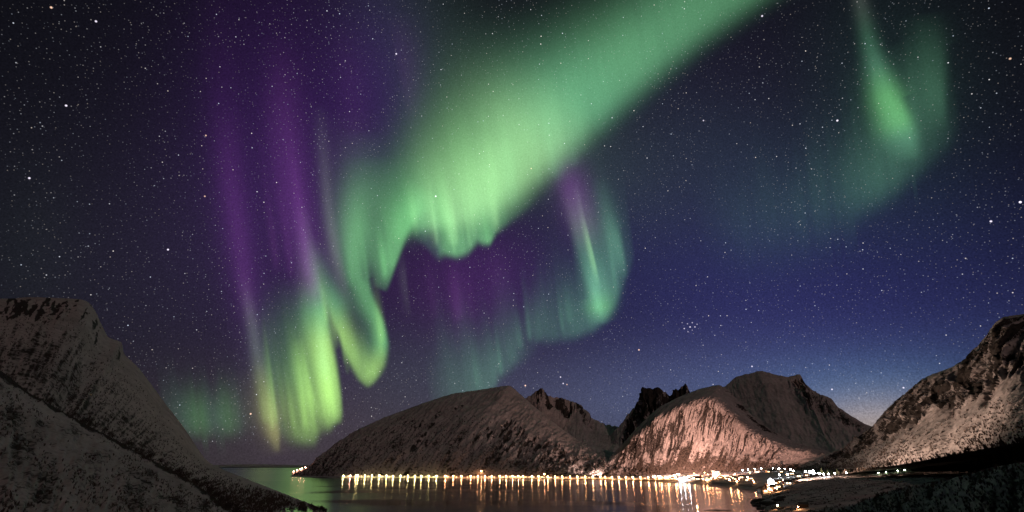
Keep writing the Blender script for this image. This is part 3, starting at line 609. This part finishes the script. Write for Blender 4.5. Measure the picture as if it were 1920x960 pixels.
# three larger halls washed in white light by the lamps beside them
def hall(p, w, d, h, rise, label, lampcol, turn, spots):
    ms, win = house_meshes(w, d, h, rise, MAT['white'], MAT['roof'])
    o = empty('hall', p, math.atan2(p[1], p[0]) - math.pi / 2 + turn); tag(o, label, 'hall')
    for k_ in ('wall', 'roof', 'door'): link_mesh(k_, ms[k_], None, o)
    for q in win: link_mesh('window', q, None, o)
    n = np.array(p); n[2] = 0; n /= np.linalg.norm(n); sd = np.array((n[1], -n[0], 0))
    for (a_, b_) in spots:
        q = np.array(p) - n * b_ + sd * a_
        lamp((q[0], q[1], drop(q[0], q[1])), lampcol, 'big bright lamp in front of the ' + label.split(' with')[0].split(' standing')[0], 'big lamps in front of the ' + label.split(' with')[0].split(' standing')[0], True)
hall(ground_px(1281, 901), 15, 7, 8, 5, 'long white hall standing on the village waterfront at its brightest spot', 'white', .15, ((-10, 16), (3, 17), (16, 16)))
hall(ground_px(1446, 907), 6, 6, 6, 5, 'white gabled boathouse standing in for a triangular lamp glare above the inlet', 'white', math.pi / 2, ((-3, 14), (5, 14)))  # gabled block shaped after the cone of an overexposed lamp
hall(ground_px(1519, 894), 13, 7, 8, 5, 'white barn standing at the edge of the woods in cool light', 'white', -.4, ((-9, 15), (2, 16), (10, 15)))

# ------------------------------------------------------------------ jetty, boat, shed, skerry, cairns on the inlet
p = on(1400, 936.5, 0); q = on(1452, 937.5, 0)
j = empty('jetty', (p + q) / 2, math.atan2((q - p)[1], (q - p)[0])); tag(j, 'low dark timber jetty reaching out into the inlet', 'jetty')
Lh = np.linalg.norm(q - p) / 2
MB().box(-Lh, Lh, -1.6, 1.6, 1.2, 1.6).build('deck', MAT['timber'], j)
for k_ in range(7):
    for sgn in (-1, 1): MB().tube([(-Lh + .5 + k_ * (2 * Lh - 1) / 6, sgn * 1.3, -3), (-Lh + .5 + k_ * (2 * Lh - 1) / 6, sgn * 1.3, 2.2)], [.22, .2], 6).build('pile', MAT['timber'], j)
p = on(1308, 955, 0)
bt = empty('motor_boat', p, R(70)); tag(bt, 'small motor boat with two warm lamps lying alone on the water', 'boat')
hv = [(-3.2, -1, .9), (-3.2, 1, .9), (1.2, 1.1, .95), (3.6, 0, 1.25), (1.2, -1.1, .95), (-3, -.7, -.2), (-3, .7, -.2), (1.2, .6, -.2), (2.9, 0, -.1), (1.2, -.6, -.2)]
hull = MB(); hull.v = hv; hull.f = [(0, 5, 6, 1), (1, 6, 7, 2), (2, 7, 8, 3), (3, 8, 9, 4), (4, 9, 5, 0), (5, 9, 8, 7, 6), (0, 1, 2, 3, 4)]; hull.build('hull', MAT['white'], bt)
cb = MB(); cb.box(-1.6, .7, -.75, .75, .92, 2.3); cab = cb.build('cabin', MAT['white'], bt); w_ = MB(); w_.box(.702, .74, -.6, .6, 1.5, 2.1); w_.build('window', MAT['slate'], cab)
for zz_, xx_ in ((3.1, -.4), (1.9, -2.4)):
    MB().tube([(xx_, 0, .9), (xx_, 0, zz_)], [.06, .05], 6).build('mast', MAT['post'], bt); MB().ball((xx_, 0, zz_ + .35), .38, 10, 6).build('boat_lamp', MAT['lamp_peach'], bt)
def rockmesh(name, r, seed, sz=.4, stretch=(1, 1)):
    b_ = MB().ball((0, 0, 0), r, 22, 14); V = np.array(b_.v)
    n_ = fbm(V[:, 0] / r * 1.7 + 9 + V[:, 2] / r, V[:, 1] / r * 1.7 + 4 - V[:, 2] / r, seed, 4); V = V * (0.65 + .75 * n_)[:, None]; V[:, 2] *= sz; V[:, 0] *= stretch[0]; V[:, 1] *= stretch[1]
    b_.v = [tuple(v) for v in V]; me_ = b_.mesh(name); me_.materials.append(MAT['boulder']); return me_
RK = [rockmesh('skerry', 1, s_, .35) for s_ in (1, 2, 3)]
def skerry(x, y, w_, d_, h_, label, k_=0):
    o = link_mesh('skerry', RK[k_ % 3], None); o.location = on(x, y, 0); o.scale = (w_, d_, h_); tag(o, label, 'rock'); return o
skerry(1346, 957, 16, 4, 2.0, 'long flat dark skerry on the water near the bottom edge', 0)
sh = empty('shed', ground_px(1508, 952), R(-25)); tag(sh, 'small dark shed on the snowy flat near the inlet', 'shed')
ms, win = house_meshes(4, 3, 3.2, 1.6, MAT['timber'], MAT['slate'])
link_mesh('wall', ms['wall'], None, sh); link_mesh('roof', ms['roof'], None, sh); link_mesh('door', ms['door'], None, sh)
lamp(ground_px(1459, 954), 'peach', 'single warm lamp on the snowy flat left of the dark shed', None, False, .42)
lamp(ground_px(1497, 955), 'peach', 'single warm lamp right beside the dark shed', None, False, .28)
rs = random.Random(11)
SKL = ['dark rock at the shoreline of the inlet']
for i in range(26):
    t_ = rs.random(); x = 1424 + rs.uniform(-14, 40) + 12 * t_; y = 939 + 24 * t_
    o = link_mesh('shore_rock', RK[i % 3], None); p = on(x, y, 0); o.location = (p[0], p[1], max(0, drop(p[0], p[1])) ); s_ = rs.uniform(2, 6); o.scale = (s_ * 1.6, s_, s_ * rs.uniform(.8, 1.4)); o.rotation_euler = (0, 0, rs.uniform(0, 6))
    tag(o, SKL[0], 'rock', 'dark rocks along the inlet shore')

# ------------------------------------------------------------------ vegetation
def blades(base, h, w, rng, n=7, spread=.5):
    """ragged upright twigs: n thin triangles per plant"""
    m_ = len(base); ang = rng.uniform(0, 6.283, (m_, n)); tip = rng.uniform(.55, 1.0, (m_, n)) * h[:, None]; off = rng.normal(0, .35, (m_, n, 2)) * (h * spread)[:, None, None]
    bx = base[:, None, :] + np.concatenate([off * .35, np.full((m_, n, 1), -.3)], -1)
    tx = base[:, None, :] + np.concatenate([off, tip[..., None]], -1)
    sd = np.stack([np.cos(ang), np.sin(ang), np.zeros_like(ang)], -1) * (w * h)[:, None, None]
    md = (bx * .45 + tx * .55)
    V = np.stack([bx, md + sd, tx, md - sd], 2).reshape(-1, 3); F = np.arange(len(V)).reshape(-1, 4); return V, F
def scatter(name, grid, count, hmin, hmax, w, mat, label, seed, t_rng=(0, 1), s_rng=(0, 1), n=7, dens=lambda S, T, b: b, cat='scrub', spread=.5):
    P, nf, bf = GRIDS[grid]; rng = np.random.default_rng(seed); s_ = rng.uniform(*s_rng, count * 6); t_ = rng.uniform(*t_rng, count * 6)
    i = s_ * (P.shape[0] - 1.001); j = t_ * (nf - 1.001); i0 = i.astype(int); j0 = j.astype(int); a = (i - i0)[:, None]; b_ = (j - j0)[:, None]
    pos = (P[i0, j0] * (1 - a) + P[i0 + 1, j0] * a) * (1 - b_) + (P[i0, j0 + 1] * (1 - a) + P[i0 + 1, j0 + 1] * a) * b_
    keep = (rng.random(len(s_)) < dens(s_, t_, bf[i0, j0])) & (pos[:, 2] > .6); pos = pos[keep][:count]
    h = rng.uniform(hmin, hmax, len(pos)); V, F = blades(pos, h, w, rng, n, spread)
    tag(link_mesh(name, mesh_np(name, V, F, False), mat), label, cat, None, 'stuff')
scatter('scrub', 'hillside', 7000, .4, 1.5, .07, MAT['leafy'], 'low dark birch scrub scattered over the near left hillside', 1, (.1, 1), (0, 1), 8, lambda S, T, b: np.clip(.12 + b * .5 + .9 * sstep(.90, .97, T) + 2.2 * fbm(S * 14, T * 9, 5, 5, .6) - 1.25, 0, 1))
scatter('birch_woods', 'mountain', 10000, 1.8, 4.2, .07, MAT['leafy'], 'sparse bare birch woods on the lower left mountain', 2, (.0, .85), (0, .999), 7, lambda S, T, b: np.clip(b * .8 + .12, 0, 1))
scatter('scrub', 'near_hill', 5200, .6, 2.2, .07, MAT['leafy'], 'dense dark scrub on the near hill in the lower right corner', 3, (.0, 1), (0, 1), 8, lambda S, T, b: np.clip(b * .8 + .15, 0, 1))
scatter('forest', 'forest_hill', 5000, 5, 10, .14, MAT['leafy'], 'dense dark forest covering the rise below the right mountain', 4, (.0, 1), (0, 1), 9, lambda S, T, b: np.clip(b, .3, 1), 'forest', .28)
scatter('scrub', 'shore_flat', 2600, .8, 2.5, .13, MAT['leafy'], 'dark scrub patches on the snowy flat', 5, (.0, 1), (0, 1), 8, lambda S, T, b: np.clip(b * 1.3 - .1, 0, 1))
scatter('scrub', 'mountain.006', 3500, 2, 5.5, .13, MAT['leafy'], 'scattered dark bushes on the snow below the right crags', 6, (.0, .6), (0, .9), 8, lambda S, T, b: np.clip(b * .5 + .35 * (1 - T) * fbm(S * 30, T * 9, 6, 3), 0, 1))
scatter('birch_woods', 'mountain.005', 7000, 4, 9, .13, MAT['leafy'], 'dark birch woods at the foot of the warm lit mountain', 7, (.0, .28), (0, 1), 8, lambda S, T, b: np.clip(b + .35 * (T < .2), 0, 1))
scatter('birch_woods', 'mountain.001', 4000, 4, 8, .13, MAT['leafy'], 'dark birch woods along the foot of the broad mountain', 8, (.0, .5), (0, 1), 8, lambda S, T, b: np.clip(b, 0, 1))

def tree_meshes(kind, h, seed):
    rg = random.Random(seed); tk = MB()
    if kind == 'birch':
        for k_ in range(rg.choice((2, 3))):
            lx, ly = rg.uniform(-.3, .3) * h, rg.uniform(-.3, .3) * h
            tk.tube([(0, 0, -.4), (lx * .3, ly * .3, h * .4), (lx, ly, h * .92)], [.022 * h, .015 * h, .004 * h], 6)
    else: tk.tube([(0, 0, -.4), (0, 0, h * .5), (0, 0, h * .97)], [.025 * h, .016 * h, .003 * h], 6)
    cr = MB()
    for k_ in range(170 if kind == 'birch' else 260):
        if kind == 'birch':
            u = rg.uniform(0, 6.283); z = rg.triangular(.3, 1.0, .65); r_ = .42 * math.sin(min(1, (z - .18) * 1.15) * 3.1) * math.sqrt(rg.random()); c_ = (r_ * h * math.cos(u), r_ * h * math.sin(u), z * h)
            dx = np.array((math.cos(u) * .5, math.sin(u) * .5, .8 + rg.random())); ln, wd = rg.uniform(.07, .15) * h, .012 * h
        else:
            u = rg.uniform(0, 6.283); z = 1 - math.sqrt(rg.random()) * .92; r_ = (1 - z) * .24 * (.35 + .75 * rg.random()); c_ = (r_ * h * math.cos(u), r_ * h * math.sin(u), z * h)
            dx = np.array((math.cos(u), math.sin(u), -.45)); ln, wd = .055 * h + .05 * (1 - z) * h, .028 * h
        dx /= np.linalg.norm(dx); s_ = np.cross(dx, (rg.gauss(0, 1), rg.gauss(0, 1), rg.gauss(0, 1))); s_ /= np.linalg.norm(s_) + 1e-9
        c_ = np.array(c_); b0 = len(cr.v); cr.v += [tuple(c_ - dx * ln * .4), tuple(c_ + s_ * wd), tuple(c_ + dx * ln), tuple(c_ - s_ * wd)]; cr.f.append((b0, b0 + 1, b0 + 2, b0 + 3))
    a = tk.mesh('trunk'); a.materials.append(MAT['bark']); c_ = cr.mesh('crown'); c_.materials.append(MAT['twigs' if kind == 'birch' else 'needles']); return a, c_
BIR = [tree_meshes('birch', 1.0, k_) for k_ in range(4)]; CON = [tree_meshes('conifer', 1.0, k_) for k_ in range(4)]
def tree(p, kind, h, label, group):
    tk, cr = random.choice(BIR if kind == 'birch' else CON)
    o = empty('birch_tree' if kind == 'birch' else 'spruce_tree', p, random.uniform(0, 6.28)); o.scale = (h, h, h * random.uniform(.9, 1.1))
    link_mesh('trunk', tk, None, o); link_mesh('crown', cr, None, o); tag(o, label, 'tree', group)
rs = random.Random(3)
for k_ in range(130):
    p = surf('hillside', rs.uniform(.30, .80), min(1.0, rs.gauss(.965, .022))); tree(tuple(p), 'birch', rs.uniform(3, 6), 'bare dark birch in the line of trees along the near hillside crest', 'bare birches along the near hillside crest')
for k_ in range(46):
    x = rs.uniform(1638, 1728); y = np.interp(x, [1638, 1728], [888, 877]) + rs.uniform(-1.5, 2.0); p = ground_px(x, y)
    if p: tree(p, 'conifer', rs.uniform(8, 13), 'green lit spruce along the wood edge below the right mountain', 'green lit spruces at the wood edge')
for k_ in range(60):
    x = rs.uniform(1395, 1600); p = ground_px(x, np.interp(x, [1395, 1450, 1500, 1600], [884, 882, 886, 888]) + rs.uniform(-2, 4))
    if p: tree(p, 'conifer', rs.uniform(7, 12), 'spruce standing among the lamps of the upper village', 'spruces among the upper village lamps')
for k_, x in enumerate((1648, 1662, 1684, 1697, 1709, 1719)):
    p = ground_px(x, np.interp(x, [1638, 1728], [888.5, 878]) + 2.5)
    if p: lamp(p, 'green', 'greenish lamp half hidden among the lit spruces', 'greenish lamps among the lit spruces', False, .45)

# ------------------------------------------------------------------ aurora: luminous curtains high in the sky
am = bpy.data.materials.new('aurora_light'); am.use_nodes = True; t = am.node_tree; t.nodes.clear()
at_ = N(t, 'ShaderNodeAttribute'); at_.attribute_name = 'glow'
geo = N(t, 'ShaderNodeNewGeometry'); dn = N(t, 'ShaderNodeVectorMath', operation='NORMALIZE'); t.links.new(geo.outputs['Position'], dn.inputs[0])
nz = N(t, 'ShaderNodeTexNoise'); nz.inputs['Scale'].default_value = 420; nz.inputs['Detail'].default_value = 1; t.links.new(dn.outputs[0], nz.inputs['Vector'])
em = N(t, 'ShaderNodeEmission'); t.links.new(at_.outputs['Color'], em.inputs[0]); t.links.new(M(t, 'MULTIPLY_ADD', nz.outputs['Fac'], .35, .825), em.inputs[1])
tr = N(t, 'ShaderNodeBsdfTransparent'); ad = N(t, 'ShaderNodeAddShader'); t.links.new(em.outputs[0], ad.inputs[0]); t.links.new(tr.outputs[0], ad.inputs[1])
o_ = N(t, 'ShaderNodeOutputMaterial'); t.links.new(ad.outputs[0], o_.inputs[0]); am.cycles.emission_sampling = 'NONE'
GRN2 = (.135, .41, .19)
GRN, PALE, LIME, YEL_, TEAL, VIO, GREY = (.14, .46, .15), (.29, .585, .235), (.29, .56, .12), (.29, .29, .09), (.10, .29, .16), (.15, .04, .20), (.20, .24, .20)
RHO = [60000.0]
def ribbon(strands, name, label):
    """each strand: list of (x, y, soft width on its left, on its right, strength, colour); left/right as seen walking along it"""
    VV = []; FF = []; CC = []; nb_ = 0
    for st in strands:
        up = st[0] == 'up'; st = st[1:] if up else st
        P = np.array([[a[0], a[1], a[2], a[3], a[4], *a[5]] for a in st], float); nu = max(60, 20 * len(st)); U = spline(P, nu)
        tg = np.gradient(U[:, :2], axis=0); kk = np.exp(-np.linspace(-2, 2, 2 * (nu // 6) + 1) ** 2); kk /= kk.sum(); tg = np.stack([np.convolve(np.pad(tg[:, q_], nu // 6, mode='edge'), kk, 'valid') for q_ in (0, 1)], 1); tg /= np.linalg.norm(tg, axis=1)[:, None]; nr = np.stack([tg[:, 1], -tg[:, 0]], 1)   # left of the walk, picture y down
        if up: nr = np.tile(np.array([[-.13, -.99]]), (nu, 1))      # rays rise from the lower edge: first width upward, second downward
        if up: U[:, 3] *= 1.9; U[:, 2] *= .7 + .75 * fbm(U[:, 0] / 24, U[:, 0] * 0, len(st), 3); U[:, 4] *= .75 + .5 * fbm(U[:, 0] / 15, U[:, 0] * 0, len(st) + 3, 3)
        cross = np.linspace(-2.6, 2.6, 53); RHO[0] += 350.0
        X = U[:, None, :2] + nr[:, None, :] * np.where(cross > 0, cross[None, :] * U[:, 2:3], cross[None, :] * U[:, 3:4])[..., None]
        sharp = np.where(cross[None, :] > 0, U[:, 2:3] < .75 * U[:, 3:4], U[:, 3:4] < .75 * U[:, 2:3]); g = np.where(sharp, np.exp(-np.abs(cross) ** 3 * 1.1), np.exp(-cross ** 2 * .9) - math.exp(-2.6 ** 2 * .9)); endf = np.minimum(1, np.minimum(np.arange(nu), np.arange(nu)[::-1]) / 4.0)
        I = np.clip(U[:, 4], 0, 9)[:, None] * g * endf[:, None]
        stri = 1 + .08 * (fbm(X[..., 0] / 17 - X[..., 1] / 90, X[..., 1] / 260, 5, 3) - .5) * 2
        c_ = np.clip(U[:, None, 5:8], 0, 9) * (I * stri)[..., None]
        D = np.array([at(x, y, RHO[0]) for x, y in X.reshape(-1, 2)])
        VV.append(D); FF.append(grid_faces(nu, len(cross)) + nb_); nb_ += len(D); CC.append(np.concatenate([c_.reshape(-1, 3), np.ones((len(D), 1))], 1))
    o = link_mesh(name, mesh_np(name, np.concatenate(VV), np.concatenate(FF), True, {'glow': ('FLOAT_COLOR', np.concatenate(CC))}), am)
    tag(o, label, 'aurora'); return o
def rays(poly, n, seed, col, i0, i1, l0, l1, w0=3.5, w1=9, over=8):
    """fine separate rays of uneven length standing on a lower edge"""
    rg = random.Random(seed); Q = spline(poly, 200); res = []
    for _ in range(n):
        x, y = Q[rg.randrange(6, 194)]; y += rg.uniform(-10, over); L_ = rg.uniform(l0, l1); w = rg.uniform(w0, w1); I_ = rg.uniform(i0, i1)
        dx = -.13; res.append([(x + dx * L_, y - L_, w, w * 1.1, .0, col), (x + dx * L_ * .6, y - L_ * .6, w, w, I_ * .45, col), (x + dx * L_ * .3, y - L_ * .3, w, w, I_, col), (x + dx * L_ * .08, y - L_ * .08, w * .9, w * .9, I_ * .9, col), (x, y + 6, w * .7, w * .7, .0, col)])
    return res
ribbon([
    [(520, 60, 28, 22, 0.000, VIO), (534, 190, 28, 22, 0.109, VIO), (550, 330, 22, 19, 0.177, VIO), (568, 440, 16, 16, 0.231, VIO), (584, 530, 12, 12, 0.204, VIO), (592, 590, 10, 9, 0.000, VIO)],
    [(420, 200, 24, 19, 0.000, VIO), (432, 330, 20, 19, 0.095, VIO), (448, 450, 18, 17, 0.150, VIO), (462, 550, 14, 14, 0.150, VIO), (472, 620, 12, 12, 0.000, VIO)],
    [(500, 120, 20, 16, 0.000, VIO), (512, 260, 18, 14, 0.054, VIO), (530, 400, 16, 12, 0.068, VIO), (548, 520, 14, 11, 0.000, VIO)],
    [(640, 30, 32, 25, 0.000, VIO), (655, 160, 30, 24, 0.054, VIO), (668, 270, 24, 19, 0.034, VIO), (676, 340, 20, 16, 0.000, VIO)],
    [(745, 20, 32, 19, 0.000, VIO), (756, 100, 32, 16, 0.068, VIO), (768, 180, 28, 12, 0.068, VIO), (778, 250, 20, 12, 0.000, VIO)],
    [(848, 480, 20, 16, 0.000, VIO), (856, 540, 20, 16, 0.068, VIO), (864, 610, 18, 14, 0.041, VIO), (870, 670, 16, 12, 0.000, VIO)],
    [(925, 450, 20, 16, 0.000, VIO), (932, 510, 20, 16, 0.061, VIO), (940, 570, 18, 14, 0.034, VIO), (946, 620, 16, 12, 0.000, VIO)],
    ] + rays([(480, 500), (560, 520), (600, 540)], 7, 3, VIO, .04, .10, 150, 320, 4, 9) + rays([(810, 600), (900, 610), (960, 600)], 6, 4, VIO, .03, .07, 90, 160, 4, 9),
    'aurora_curtain', 'thin violet aurora rays standing above and beside the green folds')
ribbon([
    [(1520, -125, 54, 82, .44, GRN2), (1395, -40, 54, 82, .54, GRN2), (1280, 40, 54, 84, .64, GRN2), (1180, 118, 56, 86, .74, GRN2), (1092, 198, 54, 98, .82, GRN2), (1003, 278, 54, 115, .84, PALE), (926, 345, 52, 115, .84, PALE), (845, 390, 42, 100, .76, PALE), (775, 414, 24, 78, .5, GRN), (720, 446, 22, 56, .0, GRN)],
    [(1200, 20, 70, 80, .0, GRN), (1100, 110, 70, 85, .14, GRN2), (1000, 200, 70, 100, .26, GRN2), (885, 310, 70, 110, .34, GRN), (790, 384, 50, 85, .26, GRN), (725, 446, 40, 56, .0, GRN)],
    ['up', (770, 432, 60, 9, .0, GRN), (792, 440, 70, 10, .22, TEAL), (815, 462, 80, 12, .22, TEAL), (832, 462, 70, 9, .6, GRN), (855, 468, 75, 8, .85, GRN), (876, 458, 70, 9, .62, GRN), (893, 440, 60, 9, .55, GRN), (905, 444, 62, 8, .8, GRN), (918, 444, 62, 7, .88, GRN), (930, 420, 55, 9, .45, GRN), (950, 402, 45, 10, .25, GRN), (985, 375, 45, 10, .1, GRN), (1010, 355, 45, 10, .0, GRN)],
    [(930, 250, 40, 40, .0, PALE), (915, 330, 40, 40, .25, PALE), (905, 400, 30, 30, .15, PALE), (900, 440, 20, 20, .0, PALE)],
    [(700, 290, 50, 50, .0, GRN), (700, 370, 44, 50, .22, GRN), (694, 430, 36, 44, .34, GRN), (690, 480, 26, 30, .25, GRN), (690, 520, 20, 20, .0, GRN)],
    ] + rays([(775, 425), (800, 450), (832, 460), (856, 466), (880, 455), (905, 445), (920, 442), (950, 405)], 22, 5, PALE, .05, .16, 70, 170) + rays([(950, 405), (1010, 360), (1080, 305), (1150, 235)], 14, 15, GRN2, .03, .09, 110, 230, 6, 16), 'aurora_curtain', 'broad bright green aurora band sweeping from the top edge down to the centre')
ribbon([
    [(800, 350, 30, 26, .0, GRN), (768, 400, 18, 30, .5, GRN), (750, 448, 11, 32, .75, GRN), (736, 492, 8, 28, .75, GRN), (722, 532, 8, 20, .3, GRN), (716, 548, 8, 14, .0, GRN)],
    [(680, 240, 36, 36, .0, GRN), (674, 330, 30, 32, .14, GRN), (666, 410, 26, 28, .42, GRN), (662, 465, 22, 22, .58, GRN), (668, 512, 18, 20, .62, GRN), (690, 560, 11, 22, .62, GRN), (711, 605, 9, 18, .70, GRN), (718, 645, 10, 18, .70, GRN), (710, 682, 12, 18, .58, LIME), (694, 712, 10, 16, .35, LIME), (678, 724, 10, 14, .0, LIME)],
    [(585, 440, 16, 18, .0, GREY), (604, 520, 18, 15, .28, GRN), (624, 570, 20, 13, .62, GRN), (642, 622, 18, 10, .80, LIME), (661, 668, 20, 11, .82, LIME), (682, 704, 20, 12, .5, LIME), (700, 724, 18, 10, .0, LIME)],
    [(640, 530, 22, 22, .0, GRN), (668, 590, 20, 20, .06, GRN), (688, 650, 20, 20, .14, GRN), (695, 715, 16, 16, .0, GRN)],
    [(598, 190, 12, 12, .0, GREY), (606, 290, 11, 12, .12, GREY), (616, 390, 9, 11, .22, GREY), (629, 470, 9, 12, .30, GREY), (645, 545, 10, 14, .15, GREY), (655, 590, 10, 14, .0, GRN)],
    [(640, 200, 50, 50, .0, GREY), (645, 320, 44, 44, .07, GREY), (640, 440, 36, 36, .12, GREY), (640, 540, 26, 26, .0, GREY)],
    [(752, 470, 7, 9, .0, GREY), (757, 520, 6, 9, .10, GREY), (763, 565, 5, 8, .07, GREY), (768, 600, 5, 8, .0, GREY)],
    ] + rays([(608, 590), (630, 650), (655, 695), (690, 716), (712, 690), (720, 640)], 16, 6, LIME, .06, .20, 60, 150, 3, 7) + rays([(640, 540), (670, 540), (712, 535), (740, 500)], 9, 7, GRN, .06, .16, 90, 190, 4, 8), 'aurora_curtain', 'folded green aurora loop hanging like a hook left of the centre')
ribbon([
    [(566, 380, 11, 14, .0, GREY), (579, 460, 11, 18, .16, GREY), (590, 525, 11, 22, .42, GREY), (601, 580, 12, 30, .7, GRN), (611, 640, 12, 34, .95, LIME), (622, 690, 10, 36, 1.0, LIME), (630, 740, 9, 36, .82, LIME), (633, 772, 8, 30, .5, LIME), (634, 800, 8, 24, .0, LIME)],
    [(598, 560, 10, 10, .0, PALE), (602, 630, 10, 10, .30, PALE), (608, 690, 9, 10, .45, PALE), (614, 730, 8, 9, .3, LIME), (619, 770, 7, 8, .0, LIME)],
    [(560, 630, 9, 14, .0, LIME), (568, 690, 9, 16, .38, LIME), (582, 745, 9, 14, .40, LIME), (600, 792, 8, 10, .0, LIME)],
    ['up', (478, 770, 90, 16, .0, GRN), (515, 775, 110, 20, .10, GRN), (540, 800, 110, 16, .20, LIME), (562, 806, 100, 14, .34, LIME), (586, 806, 100, 13, .42, LIME), (600, 786, 110, 13, .40, LIME), (618, 786, 110, 10, .42, LIME), (632, 776, 90, 8, .30, LIME), (645, 760, 80, 8, .0, LIME)],
    [(570, 520, 40, 46, .0, GRN), (556, 620, 46, 56, .15, GRN), (548, 710, 40, 52, .18, GRN), (560, 790, 30, 40, .0, LIME)],
    ] + rays([(490, 790), (530, 805), (565, 810), (600, 800), (633, 780)], 26, 8, LIME, .06, .22, 90, 220, 3, 8), 'aurora_curtain', 'yellow green aurora curtain of bright vertical rays above the fjord mouth')
ribbon([
    [(452, 500, 10, 10, .0, VIO), (470, 590, 10, 11, .22, GREY), (482, 660, 10, 12, .26, GREY), (495, 725, 12, 15, .30, YEL_), (507, 775, 14, 18, .52, YEL_), (515, 812, 10, 14, .6, YEL_), (519, 835, 6, 9, .3, YEL_), (521, 852, 5, 6, .0, YEL_)],
    ['up', (300, 775, 50, 18, .0, TEAL), (340, 782, 44, 18, .18, TEAL), (375, 784, 46, 18, .24, GRN), (400, 783, 46, 18, .22, TEAL), (430, 782, 44, 18, .20, GRN), (455, 778, 40, 18, .09, TEAL), (490, 775, 40, 16, .0, TEAL)],
    [(490, 680, 30, 40, .0, YEL_), (505, 760, 36, 44, .14, YEL_), (515, 815, 24, 30, .12, YEL_), (520, 860, 16, 20, .0, YEL_)],
    ], 'aurora_curtain', 'faint aurora ray with a yellow tip beside a dim green patch low on the left')
ribbon([
    [(1050, 290, 26, 22, .0, VIO), (1068, 350, 26, 20, .25, VIO), (1086, 420, 30, 18, .38, GREY), (1100, 480, 34, 16, .42, TEAL), (1118, 540, 30, 18, .72, TEAL), (1127, 578, 20, 22, .66, GRN), (1128, 612, 14, 20, .0, TEAL)],
    [(1078, 340, 5, 6, .0, GREY), (1091, 400, 4, 6, .22, GREY), (1104, 455, 4, 6, .42, PALE), (1114, 498, 4, 6, .40, PALE), (1124, 545, 4, 6, .0, TEAL)],
    [(1122, 330, 18, 16, .0, TEAL), (1138, 395, 16, 16, .20, TEAL), (1153, 445, 12, 18, .48, TEAL), (1164, 485, 8, 18, .42, TEAL), (1170, 525, 8, 16, .0, TEAL)],
    ['up', (985, 628, 60, 12, .0, TEAL), (1030, 620, 80, 12, .22, TEAL), (1075, 612, 90, 12, .34, TEAL), (1110, 600, 110, 11, .40, TEAL), (1135, 580, 120, 11, .36, TEAL), (1155, 545, 110, 12, .26, TEAL), (1172, 500, 90, 12, .18, TEAL), (1190, 460, 80, 12, .0, TEAL)],
    ['up', (800, 740, 60, 16, .0, TEAL), (850, 735, 80, 16, .20, TEAL), (890, 728, 90, 14, .30, TEAL), (922, 712, 90, 12, .38, TEAL), (935, 690, 80, 12, .30, TEAL), (965, 665, 80, 12, .20, TEAL), (1010, 635, 60, 12, .0, TEAL)],
    ] + rays([(840, 738), (890, 730), (925, 712), (945, 690), (1000, 640), (1060, 615), (1110, 600), (1140, 575), (1165, 525)], 26, 9, TEAL, .05, .16, 60, 150, 3.5, 9), 'aurora_curtain', 'dim teal aurora veil with thin pale rays right of the centre')
ribbon([
    [(1590, -120, 14, 14, .06, TEAL), (1610, -10, 15, 14, .14, GREY), (1626, 65, 17, 16, .22, TEAL), (1643, 120, 18, 22, .46, TEAL), (1664, 178, 23, 30, .68, GRN), (1686, 228, 24, 34, .68, GRN), (1700, 264, 22, 34, .40, TEAL), (1712, 305, 12, 30, .0, TEAL)],
    ['up', (1300, 412, 60, 40, .0, TEAL), (1400, 418, 70, 40, .06, TEAL), (1480, 400, 80, 40, .08, TEAL), (1560, 368, 84, 36, .11, TEAL), (1620, 340, 84, 30, .24, TEAL), (1670, 312, 80, 28, .30, TEAL), (1708, 282, 80, 26, .24, TEAL), (1740, 268, 100, 22, .14, TEAL), (1770, 235, 80, 24, .07, TEAL), (1800, 200, 60, 24, .0, TEAL)],
    [(1735, 20, 30, 34, .0, TEAL), (1748, 100, 26, 36, .14, TEAL), (1758, 180, 16, 34, .20, TEAL), (1762, 250, 14, 30, .0, TEAL)],
    [(1650, 90, 60, 60, .0, TEAL), (1690, 170, 60, 60, .16, TEAL), (1700, 240, 50, 60, .18, TEAL), (1690, 300, 40, 60, .0, TEAL)],
    ], 'aurora_curtain', 'slanting green aurora streak with a soft glow at the upper right')
